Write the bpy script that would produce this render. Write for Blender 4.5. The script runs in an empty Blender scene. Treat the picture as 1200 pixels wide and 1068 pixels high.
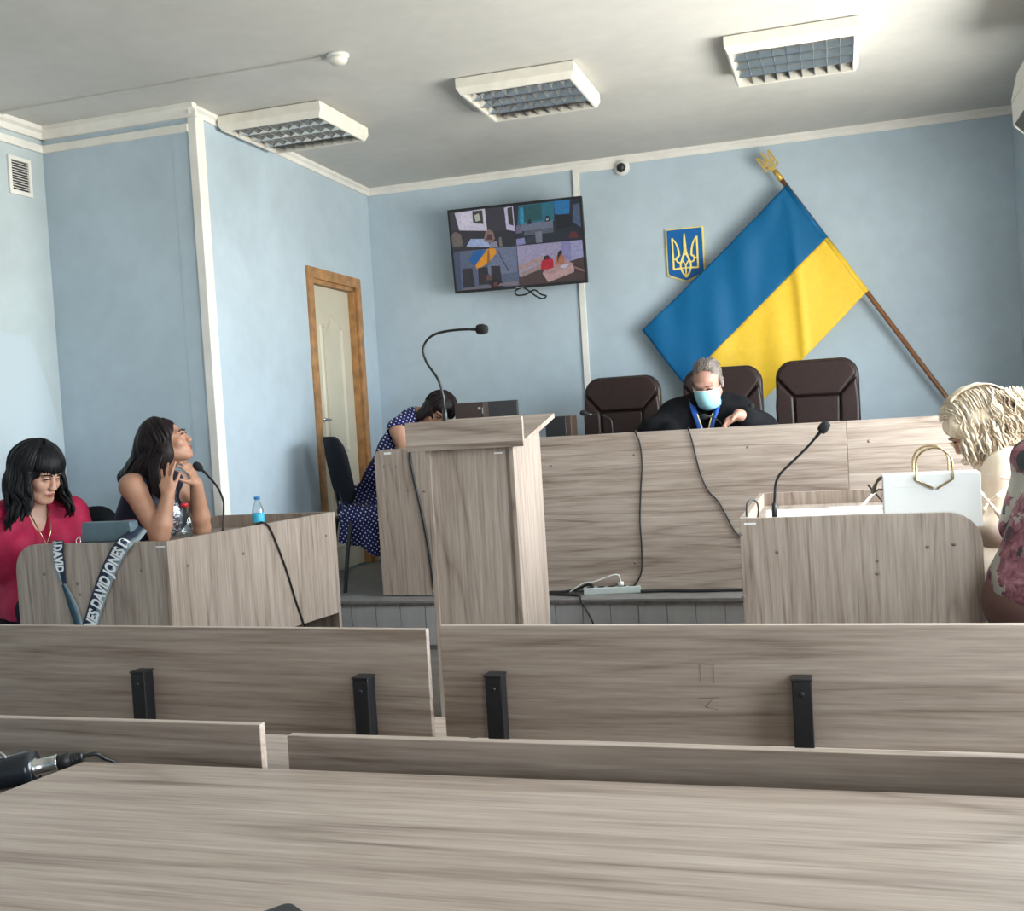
import bpy, bmesh, math, random
import numpy as np
from mathutils import Vector, Matrix, Euler

random.seed(7)
RNG = np.random.default_rng(7)
SC = bpy.context.scene
COL = SC.collection
PI = math.pi

# ------------------------------------------------------------------ camera, sky, exposure
EXPO = 0.38
SKY = 20.0
CAM_H = 1.30
YAW, PITCH, ROLL, FPX = -0.29555954, 0.03575077, -0.06048822, 1274.489

_f = Vector((math.sin(YAW) * math.cos(PITCH), math.cos(YAW) * math.cos(PITCH), -math.sin(PITCH)))
_r = _f.cross(Vector((0, 0, 1))).normalized()
_u = _r.cross(_f)
CR = math.cos(ROLL) * _r + math.sin(ROLL) * _u
CU = -math.sin(ROLL) * _r + math.cos(ROLL) * _u
CF = _f
cam_d = bpy.data.cameras.new('camera')
cam = bpy.data.objects.new('camera', cam_d)
COL.objects.link(cam)
cam_d.sensor_width = 36
cam_d.lens = FPX / 1200 * 36
cam_d.clip_start = 0.02
cam.matrix_world = Matrix(((CR.x, CU.x, -CF.x, 0), (CR.y, CU.y, -CF.y, 0), (CR.z, CU.z, -CF.z, CAM_H), (0, 0, 0, 1)))
SC.camera = cam

SC.view_settings.view_transform = 'Standard'
SC.view_settings.look = 'None'
SC.view_settings.gamma = 1
SC.view_settings.use_curve_mapping = False
SC.view_settings.exposure = EXPO
SC.cycles.max_bounces = 10
SC.cycles.diffuse_bounces = 6
SC.cycles.caustics_reflective = False
SC.cycles.caustics_refractive = False
SC.cycles.sample_clamp_indirect = 6.0
SC.cycles.use_denoising = True

W = bpy.data.worlds.new('daylight')
SC.world = W
W.use_nodes = True
wn, wl = W.node_tree.nodes, W.node_tree.links
wn.clear()
wo = wn.new('ShaderNodeOutputWorld')
wb = wn.new('ShaderNodeBackground')
wt = wn.new('ShaderNodeTexCoord')
ws = wn.new('ShaderNodeSeparateXYZ')
wr = wn.new('ShaderNodeValToRGB')
wm = wn.new('ShaderNodeMapRange')
wm.inputs[1].default_value = -0.12
wm.inputs[2].default_value = 0.12
wr.color_ramp.elements[0].color = (0.84, 0.79, 0.71, 1)
wr.color_ramp.elements[1].color = (0.92, 0.95, 0.97, 1)
wl.new(wt.outputs['Generated'], ws.inputs[0])
wl.new(ws.outputs['Z'], wm.inputs[0])
wl.new(wm.outputs[0], wr.inputs[0])
wl.new(wr.outputs[0], wb.inputs[0])
wb.inputs[1].default_value = SKY
wl.new(wb.outputs[0], wo.inputs[0])

# room numbers (metres)
XL, XFAR, XR = -3.402, -4.31, 1.15
XLN = -3.33            # near end of the slightly skewed door wall
YB, YPIER, YREAR = 7.776, 5.28, -3.2
ZC, ZP, YP = 3.11, 0.283, 5.74
WINDOWS = [(-1.9, -0.7), (1.60, 3.10), (3.75, 6.35)]
REAR = []
WSILL, WTOP = 0.86, 2.50

def portal(y0, y1):
    d = bpy.data.lights.new('window_portal', 'AREA')
    d.shape = 'RECTANGLE'
    d.size, d.size_y = y1 - y0, WTOP - WSILL
    d.cycles.is_portal = True
    o = bpy.data.objects.new('window_portal', d)
    COL.objects.link(o)
    o.location = (XR + 0.16, (y0 + y1) / 2, (WSILL + WTOP) / 2)
    o.rotation_euler = Vector((-1, 0, 0)).to_track_quat('-Z', 'Z').to_euler()
    # width along Y
    o.rotation_euler = Euler((PI / 2, 0, PI / 2))
    if (o.rotation_euler.to_matrix() @ Vector((0, 0, -1))).x > 0:
        o.rotation_euler = Euler((PI / 2, 0, -PI / 2))
for _w in WINDOWS:
    portal(*_w)
for _a, _b in REAR:
    _d = bpy.data.lights.new('rear_portal', 'AREA')
    _d.shape = 'RECTANGLE'
    _d.size, _d.size_y = _b - _a, WTOP - WSILL
    _d.cycles.is_portal = True
    _o = bpy.data.objects.new('rear_portal', _d)
    COL.objects.link(_o)
    _o.location = ((_a + _b) / 2, YREAR - 0.16, (WSILL + WTOP) / 2)
    _o.rotation_euler = (-PI / 2, 0, 0) if (Euler((-PI / 2, 0, 0)).to_matrix() @ Vector((0, 0, -1))).y > 0 else (PI / 2, 0, 0)

# ------------------------------------------------------------------ sight lines to metres
def ray(x, y):
    return CR * ((x - 600) / FPX) + CU * (-(y - 534) / FPX) + CF
CAMP = Vector((0, 0, CAM_H))
def pz(x, y, z):
    d = ray(x, y)
    return CAMP + d * ((z - CAM_H) / d.z)
def py(x, y, Y):
    d = ray(x, y)
    return CAMP + d * (Y / d.y)
def px(x, y, X):
    d = ray(x, y)
    return CAMP + d * (X / d.x)

# ------------------------------------------------------------------ materials
def lin(r, g, b):
    def c(v):
        v /= 255.0
        return v / 12.92 if v <= 0.04045 else ((v + 0.055) / 1.055) ** 2.4
    return (c(r), c(g), c(b), 1)

class NT:
    def __init__(s, name):
        s.m = bpy.data.materials.new(name)
        s.m.use_nodes = True
        s.n, s.l = s.m.node_tree.nodes, s.m.node_tree.links
        s.b = s.n['Principled BSDF']
    def new(s, t, **kw):
        o = s.n.new(t)
        for k, v in kw.items():
            setattr(o, k, v)
        return o
    def link(s, a, b):
        s.l.new(a, b)
    def coord(s, scale=(1, 1, 1), rand=False, rot=(0, 0, 0)):
        tc = s.new('ShaderNodeTexCoord')
        mp = s.new('ShaderNodeMapping')
        mp.inputs['Scale'].default_value = scale
        mp.inputs['Rotation'].default_value = rot
        if rand:
            oi = s.new('ShaderNodeObjectInfo')
            ml = s.new('ShaderNodeVectorMath', operation='SCALE')
            cb = s.new('ShaderNodeCombineXYZ')
            for i in range(3):
                s.link(oi.outputs['Random'], cb.inputs[i])
            s.link(cb.outputs[0], ml.inputs[0])
            ml.inputs['Scale'].default_value = 17.3
            ad = s.new('ShaderNodeVectorMath', operation='ADD')
            s.link(tc.outputs['Object'], ad.inputs[0])
            s.link(ml.outputs[0], ad.inputs[1])
            s.link(ad.outputs[0], mp.inputs['Vector'])
        else:
            s.link(tc.outputs['Object'], mp.inputs['Vector'])
        return mp.outputs['Vector']
    def noise(s, vec, scale, detail=3, rough=0.5, dist=0.0):
        o = s.new('ShaderNodeTexNoise')
        o.inputs['Scale'].default_value = scale
        o.inputs['Detail'].default_value = detail
        o.inputs['Roughness'].default_value = rough
        o.inputs['Distortion'].default_value = dist
        s.link(vec, o.inputs['Vector'])
        return o.outputs['Fac']
    def math(s, op, a, b=None, c=None):
        o = s.new('ShaderNodeMath', operation=op)
        for i, v in enumerate((a, b, c)):
            if v is None:
                continue
            if isinstance(v, (int, float)):
                o.inputs[i].default_value = v
            else:
                s.link(v, o.inputs[i])
        return o.outputs[0]
    def ramp(s, fac, stops, interp='LINEAR'):
        o = s.new('ShaderNodeValToRGB')
        e = o.color_ramp.elements
        o.color_ramp.interpolation = interp
        while len(e) < len(stops):
            e.new(0.5)
        for el, (p, c) in zip(e, stops):
            el.position = p
            el.color = c
        s.link(fac, o.inputs[0])
        return o.outputs[0]
    def mix(s, fac, a, b):
        o = s.new('ShaderNodeMix', data_type='RGBA')
        if isinstance(fac, (int, float)):
            o.inputs[0].default_value = fac
        else:
            s.link(fac, o.inputs[0])
        for i, v in ((6, a), (7, b)):
            if isinstance(v, tuple):
                o.inputs[i].default_value = v
            else:
                s.link(v, o.inputs[i])
        return o.outputs[2]
    def bump(s, h, strength=0.2, dist=0.002):
        o = s.new('ShaderNodeBump')
        o.inputs['Strength'].default_value = strength
        o.inputs['Distance'].default_value = dist
        s.link(h, o.inputs['Height'])
        s.link(o.outputs[0], s.b.inputs['Normal'])
    def base(s, c):
        if isinstance(c, tuple):
            s.b.inputs['Base Color'].default_value = c
        else:
            s.link(c, s.b.inputs['Base Color'])
    def set(s, rough=0.5, metal=0.0, spec=0.5, **kw):
        s.b.inputs['Roughness'].default_value = rough
        s.b.inputs['Metallic'].default_value = metal
        s.b.inputs['Specular IOR Level'].default_value = spec
        for k, v in kw.items():
            s.b.inputs[k].default_value = v

def plain(name, c, rough=0.5, metal=0.0, spec=0.5, vary=0.06, scale=30.0, bump=0.0, **kw):
    t = NT(name)
    v = t.coord()
    n = t.noise(v, scale, 3)
    d = tuple(x * (1 - vary) for x in c[:3]) + (1,)
    e = tuple(min(1, x * (1 + vary)) for x in c[:3]) + (1,)
    t.base(t.ramp(n, [(0.3, d), (0.7, e)]))
    t.set(rough, metal, spec, **kw)
    if bump:
        t.bump(n, bump, 0.002)
    return t.m

WOOD_D, WOOD_M, WOOD_L = (0.165, 0.118, 0.092, 1), (0.350, 0.278, 0.230, 1), (0.485, 0.405, 0.348, 1)
def wood(name, axis):
    t = NT(name)
    al, ac = 0.085, 1.0
    sc = {'x': (al, ac, ac), 'y': (ac, al, ac), 'z': (ac, ac, al)}[axis]
    v = t.coord(sc, rand=True)
    fs = {'x': (0.035, 1, 1), 'y': (1, 0.035, 1), 'z': (1, 1, 0.035)}[axis]
    v2 = t.coord(fs, rand=True)
    ring = t.noise(v, 3.6, 1.5, 0.4, 0.15)
    tri = t.math('PINGPONG', t.math('MULTIPLY', ring, 19.0), 1.0)          # growth rings: thin dark lines
    fig = t.math('POWER', tri, 5.0)
    big = t.noise(v, 2.6, 2)
    fib = t.noise(v2, 130, 3, 0.7)
    mid = t.noise(v2, 46, 3, 0.65)
    a = t.math('MULTIPLY_ADD', fig, -0.24, 0.56)
    a = t.math('MULTIPLY_ADD', t.math('SUBTRACT', big, 0.5), 0.50, a)
    a = t.math('MULTIPLY_ADD', t.math('SUBTRACT', fib, 0.5), 0.80, a)
    a = t.math('MULTIPLY_ADD', t.math('SUBTRACT', mid, 0.5), 0.85, a)
    t.base(t.ramp(a, [(0.12, WOOD_D), (0.5, WOOD_M), (0.85, WOOD_L)]))
    t.set(0.42, 0, 0.45)
    t.bump(fib, 0.12, 0.001)
    return t.m

def wall_mat(name, c, patch=None):
    t = NT(name)
    v = t.coord()
    n1 = t.noise(v, 1.1, 4, 0.6, 0.4)
    n2 = t.noise(v, 9, 3, 0.6)
    a = t.math('MULTIPLY_ADD', t.math('SUBTRACT', n2, 0.5), 0.35, n1)
    d = tuple(x * 0.90 for x in c[:3]) + (1,)
    e = tuple(min(1, x * 1.07) for x in c[:3]) + (1,)
    colr = t.ramp(a, [(0.3, d), (0.7, e)])
    if patch:                       # repainted lower area with its own wavy edge
        sp = t.new('ShaderNodeSeparateXYZ')
        t.link(v, sp.inputs[0])
        drop = t.math('MULTIPLY', t.math('POWER', t.math('MAXIMUM', t.math('SUBTRACT', sp.outputs['Y'], 5.0), 0.0), 2.0), 9.0)
        lim = t.math('SUBTRACT', 1.93, drop)
        lim = t.math('MULTIPLY_ADD', t.math('SUBTRACT', n2, 0.5), 0.05, lim)
        mk = t.math('SMOOTH_MIN', t.math('MAXIMUM', t.math('MULTIPLY', t.math('SUBTRACT', lim, sp.outputs['Z']), 40.0), 0.0), 1.0, 0.1)
        colr = t.mix(mk, colr, patch)
    t.base(colr)
    t.set(0.62, 0, 0.3)
    t.bump(t.noise(v, 60, 3), 0.12, 0.003)
    return t.m

M = {}
M['wood_x'], M['wood_y'], M['wood_z'] = wood('ash_laminate_across', 'x'), wood('ash_laminate_deep', 'y'), wood('ash_laminate_upright', 'z')
M['edging'] = plain('pale_edge_band', (0.47, 0.42, 0.37, 1), 0.4)
M['wall'] = wall_mat('blue_wall_paint', (0.485, 0.580, 0.655, 1))
M['wall_far'] = wall_mat('faded_wall_paint', (0.52, 0.59, 0.615, 1), (0.525, 0.607, 0.655, 1))
M['ceiling'] = wall_mat('ceiling_whitewash', (0.57, 0.555, 0.525, 1))
M['cream'] = plain('cream_moulding', (0.82, 0.79, 0.74, 1), 0.5, scale=6)
M['floor'] = plain('brown_linoleum', (0.16, 0.135, 0.12, 1), 0.4, vary=0.25, scale=8)
M['podium'] = plain('grey_podium_board', (0.20, 0.19, 0.185, 1), 0.45, vary=0.15, scale=10)
M['tile'] = plain('grey_glazed_tile', (0.36, 0.355, 0.355, 1), 0.45, vary=0.1, scale=12)
M['grout'] = plain('dark_grout', (0.16, 0.15, 0.14, 1), 0.8)
M['rust'] = plain('worn_nosing', (0.10, 0.085, 0.08, 1), 0.6, vary=0.4, scale=40)
M['pine'] = plain('orange_pine_casing', (0.42, 0.215, 0.085, 1), 0.45, vary=0.3, scale=14)
M['door'] = plain('cream_door_paint', (0.60, 0.55, 0.43, 1), 0.45, vary=0.04, scale=4)
M['white'] = plain('white_plastic', (0.72, 0.71, 0.68, 1), 0.4, vary=0.03)
M['light_body'] = plain('aged_white_enamel', (0.80, 0.76, 0.68, 1), 0.45, vary=0.06, scale=12)
M['mirror'] = plain('louvre_aluminium', (0.66, 0.65, 0.63, 1), 0.16, 1.0, vary=0.03)
M['chrome'] = plain('brushed_steel', (0.65, 0.65, 0.65, 1), 0.25, 1.0, vary=0.05)
M['black'] = plain('black_plastic', (0.016, 0.016, 0.018, 1), 0.42, vary=0.1)
M['black_metal'] = plain('black_enamel_tube', (0.012, 0.012, 0.015, 1), 0.38, vary=0.1)
M['foam'] = plain('black_foam', (0.01, 0.01, 0.01, 1), 0.95, vary=0.3, scale=300, bump=0.4)
M['cable'] = plain('black_cable_rubber', (0.012, 0.012, 0.013, 1), 0.5)
M['fabric_black'] = plain('charcoal_chair_fabric', (0.012, 0.014, 0.019, 1), 0.95, spec=0.2, vary=0.2, scale=200)
M['leather'] = plain('dark_brown_leather', (0.022, 0.011, 0.010, 1), 0.42, spec=0.32, vary=0.22, scale=60, bump=0.12)
M['grey_strip'] = plain('grey_socket_strip', (0.42, 0.46, 0.44, 1), 0.5)
M['gold'] = plain('gold_paint', (0.62, 0.42, 0.10, 1), 0.38, 0.35)
M['brass'] = plain('pale_gold_metal', (0.60, 0.46, 0.27, 1), 0.25, 0.9)
M['pole'] = plain('brown_varnished_pole', (0.23, 0.095, 0.035, 1), 0.35, vary=0.2)
M['flag_blue'] = plain('blue_flag_satin', lin(0, 95, 145), 0.6, spec=0.3, vary=0.04)
M['flag_yellow'] = plain('yellow_flag_satin', lin(242, 198, 54), 0.6, vary=0.04)
M['arms_blue'] = plain('blue_shield_paint', lin(0, 95, 165), 0.4, vary=0.03)
M['arms_gold'] = plain('yellow_trident_paint', lin(250, 226, 130), 0.4, vary=0.03)
M['paper'] = plain('white_paper', (0.80, 0.80, 0.80, 1), 0.7, vary=0.02)
M['bag_white'] = plain('white_bag_leather', (0.88, 0.88, 0.86, 1), 0.32, vary=0.03, scale=8)
M['bag_grey'] = plain('slate_bag_leather', lin(88, 108, 118), 0.45, vary=0.08, scale=25)
M['strap_navy'] = plain('navy_webbing', lin(24, 38, 62), 0.7)
M['strap_grey'] = plain('grey_webbing', lin(135, 150, 158), 0.7)
M['strap_back'] = plain('teal_webbing_back', lin(30, 66, 84), 0.75)
M['letter'] = plain('white_print', (0.85, 0.88, 0.90, 1), 0.6, vary=0.01)
M['skin_a'] = plain('pale_skin', (0.50, 0.28, 0.20, 1), 0.5, vary=0.08, scale=20, **{'Subsurface Weight': 0.08, 'Subsurface Scale': 0.02})
M['skin_b'] = plain('tanned_skin', (0.46, 0.24, 0.155, 1), 0.48, vary=0.08, scale=20, **{'Subsurface Weight': 0.08, 'Subsurface Scale': 0.02})
M['skin_c'] = plain('ruddy_skin', (0.44, 0.235, 0.175, 1), 0.5, vary=0.12, scale=24, **{'Subsurface Weight': 0.08, 'Subsurface Scale': 0.02})
M['lip'] = plain('lip_skin', (0.34, 0.10, 0.085, 1), 0.4)
M['eye'] = plain('eye_white', (0.62, 0.58, 0.54, 1), 0.2, vary=0.02)
M['iris'] = plain('dark_iris', (0.02, 0.013, 0.01, 1), 0.1)
M['pink'] = plain('crimson_pink_blouse', lin(162, 10, 62), 0.75, vary=0.12, scale=40)
M['navy'] = plain('navy_jersey', lin(22, 24, 48), 0.75, vary=0.15, scale=60)
M['robe'] = plain('black_robe_cloth', (0.008, 0.008, 0.010, 1), 0.95, spec=0.15, vary=0.3, scale=14)
M['ribbon'] = plain('blue_silk_ribbon', lin(28, 82, 170), 0.45)
M['mask'] = plain('pale_blue_mask', lin(160, 215, 225), 0.75, vary=0.03, scale=200)
M['beige'] = plain('beige_blouse', lin(230, 216, 196), 0.75, vary=0.06, scale=20)
M['brown_cloth'] = plain('brown_skirt_cloth', lin(104, 74, 68), 0.75, vary=0.08, scale=30)
M['dark_cloth'] = plain('dark_trouser_cloth', (0.012, 0.013, 0.024, 1), 0.95, spec=0.15)
M['shoe'] = plain('black_shoe_leather', (0.015, 0.014, 0.014, 1), 0.35)
M['red_cap'] = plain('red_cap_plastic', lin(205, 30, 45), 0.35)
M['blue_cap'] = plain('blue_cap_plastic', lin(30, 120, 190), 0.35)
M['aqua_label'] = plain('aqua_label_print', lin(70, 190, 225), 0.4)
M['pencil'] = plain('pencil_graphite', (0.14, 0.115, 0.10, 1), 0.6)

def hair_mat(name, a, b, axis_scale=90, rough=0.5):
    t = NT(name)
    v = t.coord((1, 1, 0.12))
    n = t.noise(v, axis_scale, 3, 0.6, 0.6)
    t.base(t.ramp(n, [(0.3, a), (0.7, b)]))
    t.set(rough, 0, 0.22)
    t.bump(n, 0.35, 0.004)
    return t.m
M['hair_black'] = hair_mat('black_hair', (0.003, 0.003, 0.004, 1), (0.010, 0.010, 0.012, 1))
M['hair_dark'] = hair_mat('dark_auburn_hair', (0.005, 0.003, 0.004, 1), (0.018, 0.009, 0.009, 1))
M['hair_blonde'] = hair_mat('platinum_hair', (0.40, 0.30, 0.19, 1), (0.76, 0.69, 0.57, 1), 70, 0.5)
M['hair_grey'] = hair_mat('grey_brown_hair', (0.075, 0.052, 0.042, 1), (0.27, 0.235, 0.21, 1), 110, 0.5)

def polka():
    t = NT('navy_polka_dot_cloth')
    v = t.coord((1, 1, 1))
    sp = t.new('ShaderNodeSeparateXYZ')
    t.link(v, sp.inputs[0])
    cb = t.new('ShaderNodeCombineXYZ')
    t.link(t.math('ADD', sp.outputs['X'], t.math('MULTIPLY', sp.outputs['Y'], 0.6)), cb.inputs[0])
    t.link(sp.outputs['Z'], cb.inputs[1])
    rt = t.new('ShaderNodeVectorRotate')
    rt.inputs['Angle'].default_value = 0.6
    t.link(cb.outputs[0], rt.inputs['Vector'])
    vo = t.new('ShaderNodeTexVoronoi', voronoi_dimensions='2D')
    vo.inputs['Scale'].default_value = 44
    vo.inputs['Randomness'].default_value = 0.0
    t.link(rt.outputs[0], vo.inputs['Vector'])
    k = t.math('LESS_THAN', vo.outputs['Distance'], 0.19)
    t.base(t.mix(k, lin(22, 26, 84), (0.72, 0.72, 0.80, 1)))
    t.set(0.7, 0, 0.3)
    return t.m
M['polka'] = polka()

def floral():
    t = NT('rose_print_chiffon')
    v = t.coord()
    vo = t.new('ShaderNodeTexVoronoi')
    vo.inputs['Scale'].default_value = 8.5
    t.link(v, vo.inputs['Vector'])
    n = t.noise(v, 26, 3, 0.6, 1.2)
    d = t.math('MULTIPLY_ADD', t.math('SUBTRACT', n, 0.5), 0.55, vo.outputs['Distance'])
    petals = t.ramp(n, [(0.3, lin(84, 46, 56)), (0.5, lin(132, 84, 94)), (0.7, lin(158, 116, 122))])
    rose = t.math('LESS_THAN', d, 0.60)
    c = t.mix(rose, lin(156, 152, 142), petals)
    v2 = t.new('ShaderNodeTexVoronoi')
    v2.inputs['Scale'].default_value = 13
    mp = t.coord((1, 1, 0.6), rot=(0.4, 0.7, 0.2))
    t.link(mp, v2.inputs['Vector'])
    d2 = t.math('MULTIPLY_ADD', t.math('SUBTRACT', n, 0.5), 0.4, v2.outputs['Distance'])
    leaf = t.math('LESS_THAN', d2, 0.27)
    t.base(t.mix(leaf, c, lin(58, 62, 62)))
    t.set(0.7, 0, 0.3)
    return t.m
M['floral'] = floral()

def sequins():
    t = NT('silver_sequin_cloth')
    v = t.coord((1, 1, 1.6))
    vo = t.new('ShaderNodeTexVoronoi')
    vo.inputs['Scale'].default_value = 70
    t.link(v, vo.inputs['Vector'])
    sp = t.new('ShaderNodeSeparateColor')
    t.link(vo.outputs['Color'], sp.inputs[0])
    t.base(t.ramp(sp.outputs[0], [(0.2, (0.12, 0.13, 0.16, 1)), (0.6, (0.75, 0.77, 0.8, 1))], 'CONSTANT'))
    t.set(0.3, 0.7)
    t.bump(sp.outputs[1], 1.0, 0.01)
    return t.m
M['sequin'] = sequins()

def thin_clear(name, tint=(0.94, 0.97, 0.98, 1), k=1.0):
    m = bpy.data.materials.new(name)
    m.use_nodes = True
    n, l = m.node_tree.nodes, m.node_tree.links
    n.clear()
    out = n.new('ShaderNodeOutputMaterial')
    mx = n.new('ShaderNodeMixShader')
    tr = n.new('ShaderNodeBsdfTransparent')
    gl = n.new('ShaderNodeBsdfGlossy')
    lw = n.new('ShaderNodeLayerWeight')
    mu = n.new('ShaderNodeMath')
    mu.operation = 'MULTIPLY_ADD'
    lw.inputs['Blend'].default_value = 0.25
    mu.inputs[1].default_value = 0.7 * k
    mu.inputs[2].default_value = 0.04 * k
    tr.inputs[0].default_value = tint
    gl.inputs['Roughness'].default_value = 0.06
    l.new(lw.outputs['Facing'], mu.inputs[0])
    l.new(mu.outputs[0], mx.inputs[0])
    l.new(tr.outputs[0], mx.inputs[1])
    l.new(gl.outputs[0], mx.inputs[2])
    l.new(mx.outputs[0], out.inputs[0])
    return m
M['glass'] = thin_clear('window_glass', k=0.6)
M['pet'] = thin_clear('clear_bottle_plastic', (0.90, 0.94, 0.95, 1), 1.3)

def screen_mat():
    t = NT('lit_screen_picture')
    a = t.new('ShaderNodeVertexColor', layer_name='picture')
    t.b.inputs['Base Color'].default_value = (0.01, 0.01, 0.01, 1)
    n = t.noise(t.coord(), 55, 4, 0.7)
    t.link(t.mix(t.math('MULTIPLY', n, 0.75), a.outputs['Color'], (0.012, 0.012, 0.022, 1)), t.b.inputs['Emission Color'])
    t.b.inputs['Emission Strength'].default_value = 0.85 * 2 ** (-EXPO)
    t.set(0.25)
    return t.m
M['screen'] = screen_mat()

# ------------------------------------------------------------------ scene graph helpers
def tag(o, label=None, cat=None, group=None, kind=None):
    if label: o['label'] = label
    if cat: o['category'] = cat
    if group: o['group'] = group
    if kind: o['kind'] = kind
    return o
def empty(name, loc=(0, 0, 0), rz=0.0, label=None, cat=None, group=None, kind=None):
    o = bpy.data.objects.new(name, None)
    o.empty_display_size = 0.1
    COL.objects.link(o)
    o.location = loc
    o.rotation_euler = (0, 0, rz)
    return tag(o, label, cat, group, kind)
def chain_matrix(o):
    m = Matrix.Identity(4)
    while o is not None:
        m = Matrix.LocRotScale(o.location, o.rotation_euler, o.scale) @ m
        o = o.parent
    return m
def copy_tree(o, parent=None):
    c = o.copy()
    COL.objects.link(c)
    c.parent = parent
    for ch in list(o.children):
        copy_tree(ch, c)
    return c

class MB:
    """collects shapes in world metres (or in a local frame T) and links them as one mesh object"""
    def __init__(s, T=None):
        s.v, s.f, s.s, s.T, s.fc = [], [], [], T, []
    def add(s, vs, fs, smooth=False, color=None):
        k = len(s.v)
        for p in vs:
            p = Vector(p)
            s.v.append(s.T @ p if s.T else p)
        for f in fs:
            s.f.append([k + i for i in f])
            s.s.append(smooth)
            s.fc.append(color)
        return s
    def box(s, a, b):
        (x0, y0, z0), (x1, y1, z1) = a, b
        s.add([(x0, y0, z0), (x1, y0, z0), (x1, y1, z0), (x0, y1, z0), (x0, y0, z1), (x1, y0, z1), (x1, y1, z1), (x0, y1, z1)],
              [(3, 2, 1, 0), (4, 5, 6, 7), (0, 1, 5, 4), (1, 2, 6, 5), (2, 3, 7, 6), (3, 0, 4, 7)])
        return s
    def obox(s, o, ax, ay, az):
        """box from a corner and three edge vectors"""
        o, ax, ay, az = map(Vector, (o, ax, ay, az))
        s.add([o, o + ax, o + ax + ay, o + ay, o + az, o + ax + az, o + ax + ay + az, o + ay + az],
              [(3, 2, 1, 0), (4, 5, 6, 7), (0, 1, 5, 4), (1, 2, 6, 5), (2, 3, 7, 6), (3, 0, 4, 7)])
        return s
    def prism(s, pts, d):
        """extrude a planar polygon (list of 3-D points) by vector d"""
        pts = [Vector(p) for p in pts]
        d = Vector(d)
        n = len(pts)
        s.add(pts + [p + d for p in pts],
              [tuple(range(n))[::-1], tuple(range(n, 2 * n))] + [(i, (i + 1) % n, n + (i + 1) % n, n + i) for i in range(n)])
        return s
    def tube(s, pts, r, n=8, r1=None, smooth=True, cap=True, flat=1.0):
        pts = [Vector(p) for p in pts]
        N = len(pts)
        rs = r if isinstance(r, (list, tuple)) else [r + ((r1 if r1 is not None else r) - r) * i / max(1, N - 1) for i in range(N)]
        t0 = (pts[1] - pts[0]).normalized()
        ref = Vector((0, 0, 1)) if abs(t0.z) < 0.9 else Vector((1, 0, 0))
        nx = t0.cross(ref).normalized()
        vs, fs = [], []
        for i in range(N):
            t = (pts[min(i + 1, N - 1)] - pts[max(i - 1, 0)]).normalized()
            nx = (nx - t * nx.dot(t))
            if nx.length < 1e-6:
                nx = t.orthogonal()
            nx.normalize()
            ny = t.cross(nx)
            for j in range(n):
                a = 2 * PI * j / n
                vs.append(pts[i] + (nx * math.cos(a) + ny * math.sin(a) * flat) * rs[i])
        for i in range(N - 1):
            for j in range(n):
                fs.append((i * n + j, i * n + (j + 1) % n, (i + 1) * n + (j + 1) % n, (i + 1) * n + j))
        if cap:
            fs.append(tuple(range(n))[::-1])
            fs.append(tuple((N - 1) * n + j for j in range(n)))
        s.add(vs, fs, smooth)
        return s
    def lathe(s, prof, o, axis=(0, 0, 1), n=20, smooth=True):
        """prof: list of (radius, height) revolved about axis through o"""
        o, a = Vector(o), Vector(axis).normalized()
        u = a.orthogonal().normalized()
        w = a.cross(u)
        vs, fs = [], []
        for r, h in prof:
            for j in range(n):
                t = 2 * PI * j / n
                vs.append(o + a * h + (u * math.cos(t) + w * math.sin(t)) * max(r, 1e-5))
        for i in range(len(prof) - 1):
            for j in range(n):
                fs.append((i * n + j, i * n + (j + 1) % n, (i + 1) * n + (j + 1) % n, (i + 1) * n + j))
        fs.append(tuple(range(n))[::-1])
        fs.append(tuple((len(prof) - 1) * n + j for j in range(n)))
        s.add(vs, fs, smooth)
        return s
    def ball(s, c, r, n=12, ax=None):
        c = Vector(c)
        r = (r, r, r) if isinstance(r, (int, float)) else r
        ax = ax or Matrix.Identity(3)
        vs, fs = [], []
        m = n // 2 + 1
        for i in range(m):
            th = PI * (i + 0.02) / (m - 1 + 0.04)
            for j in range(n):
                ph = 2 * PI * j / n
                vs.append(c + ax @ Vector((r[0] * math.sin(th) * math.cos(ph), r[1] * math.sin(th) * math.sin(ph), r[2] * math.cos(th))))
        for i in range(m - 1):
            for j in range(n):
                fs.append((i * n + j, (i + 1) * n + j, (i + 1) * n + (j + 1) % n, i * n + (j + 1) % n))
        fs.append(tuple(range(n)))
        fs.append(tuple((m - 1) * n + j for j in range(n))[::-1])
        s.add(vs, fs, True)
        return s
    def build(s, name, mat, parent=None, bevel=0.0, seg=2, kind=None, origin=None, subsurf=0):
        inv = chain_matrix(parent).inverted() if parent is not None else Matrix.Identity(4)
        if parent is None and origin is not None:
            inv = Matrix.Translation(-Vector(origin))
        me = bpy.data.meshes.new(name)
        me.from_pydata([inv @ v for v in s.v], [], s.f)
        me.polygons.foreach_set('use_smooth', s.s)
        me.materials.append(mat)
        if any(c is not None for c in s.fc):
            at = me.color_attributes.new('picture', 'FLOAT_COLOR', 'CORNER')
            k = 0
            for p, c in zip(me.polygons, s.fc):
                for li in p.loop_indices:
                    at.data[li].color = c or (0, 0, 0, 1)
        bm = bmesh.new()
        bm.from_mesh(me)
        bmesh.ops.recalc_face_normals(bm, faces=bm.faces)
        bm.to_mesh(me)
        bm.free()
        me.update()
        o = bpy.data.objects.new(name, me)
        COL.objects.link(o)
        if parent is not None:
            o.parent = parent
        elif origin is not None:
            o.location = origin
        if bevel:
            b = o.modifiers.new('bevel', 'BEVEL')
            b.width, b.segments, b.limit_method, b.angle_limit = bevel, seg, 'ANGLE', 0.7
            b.harden_normals = False
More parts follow.
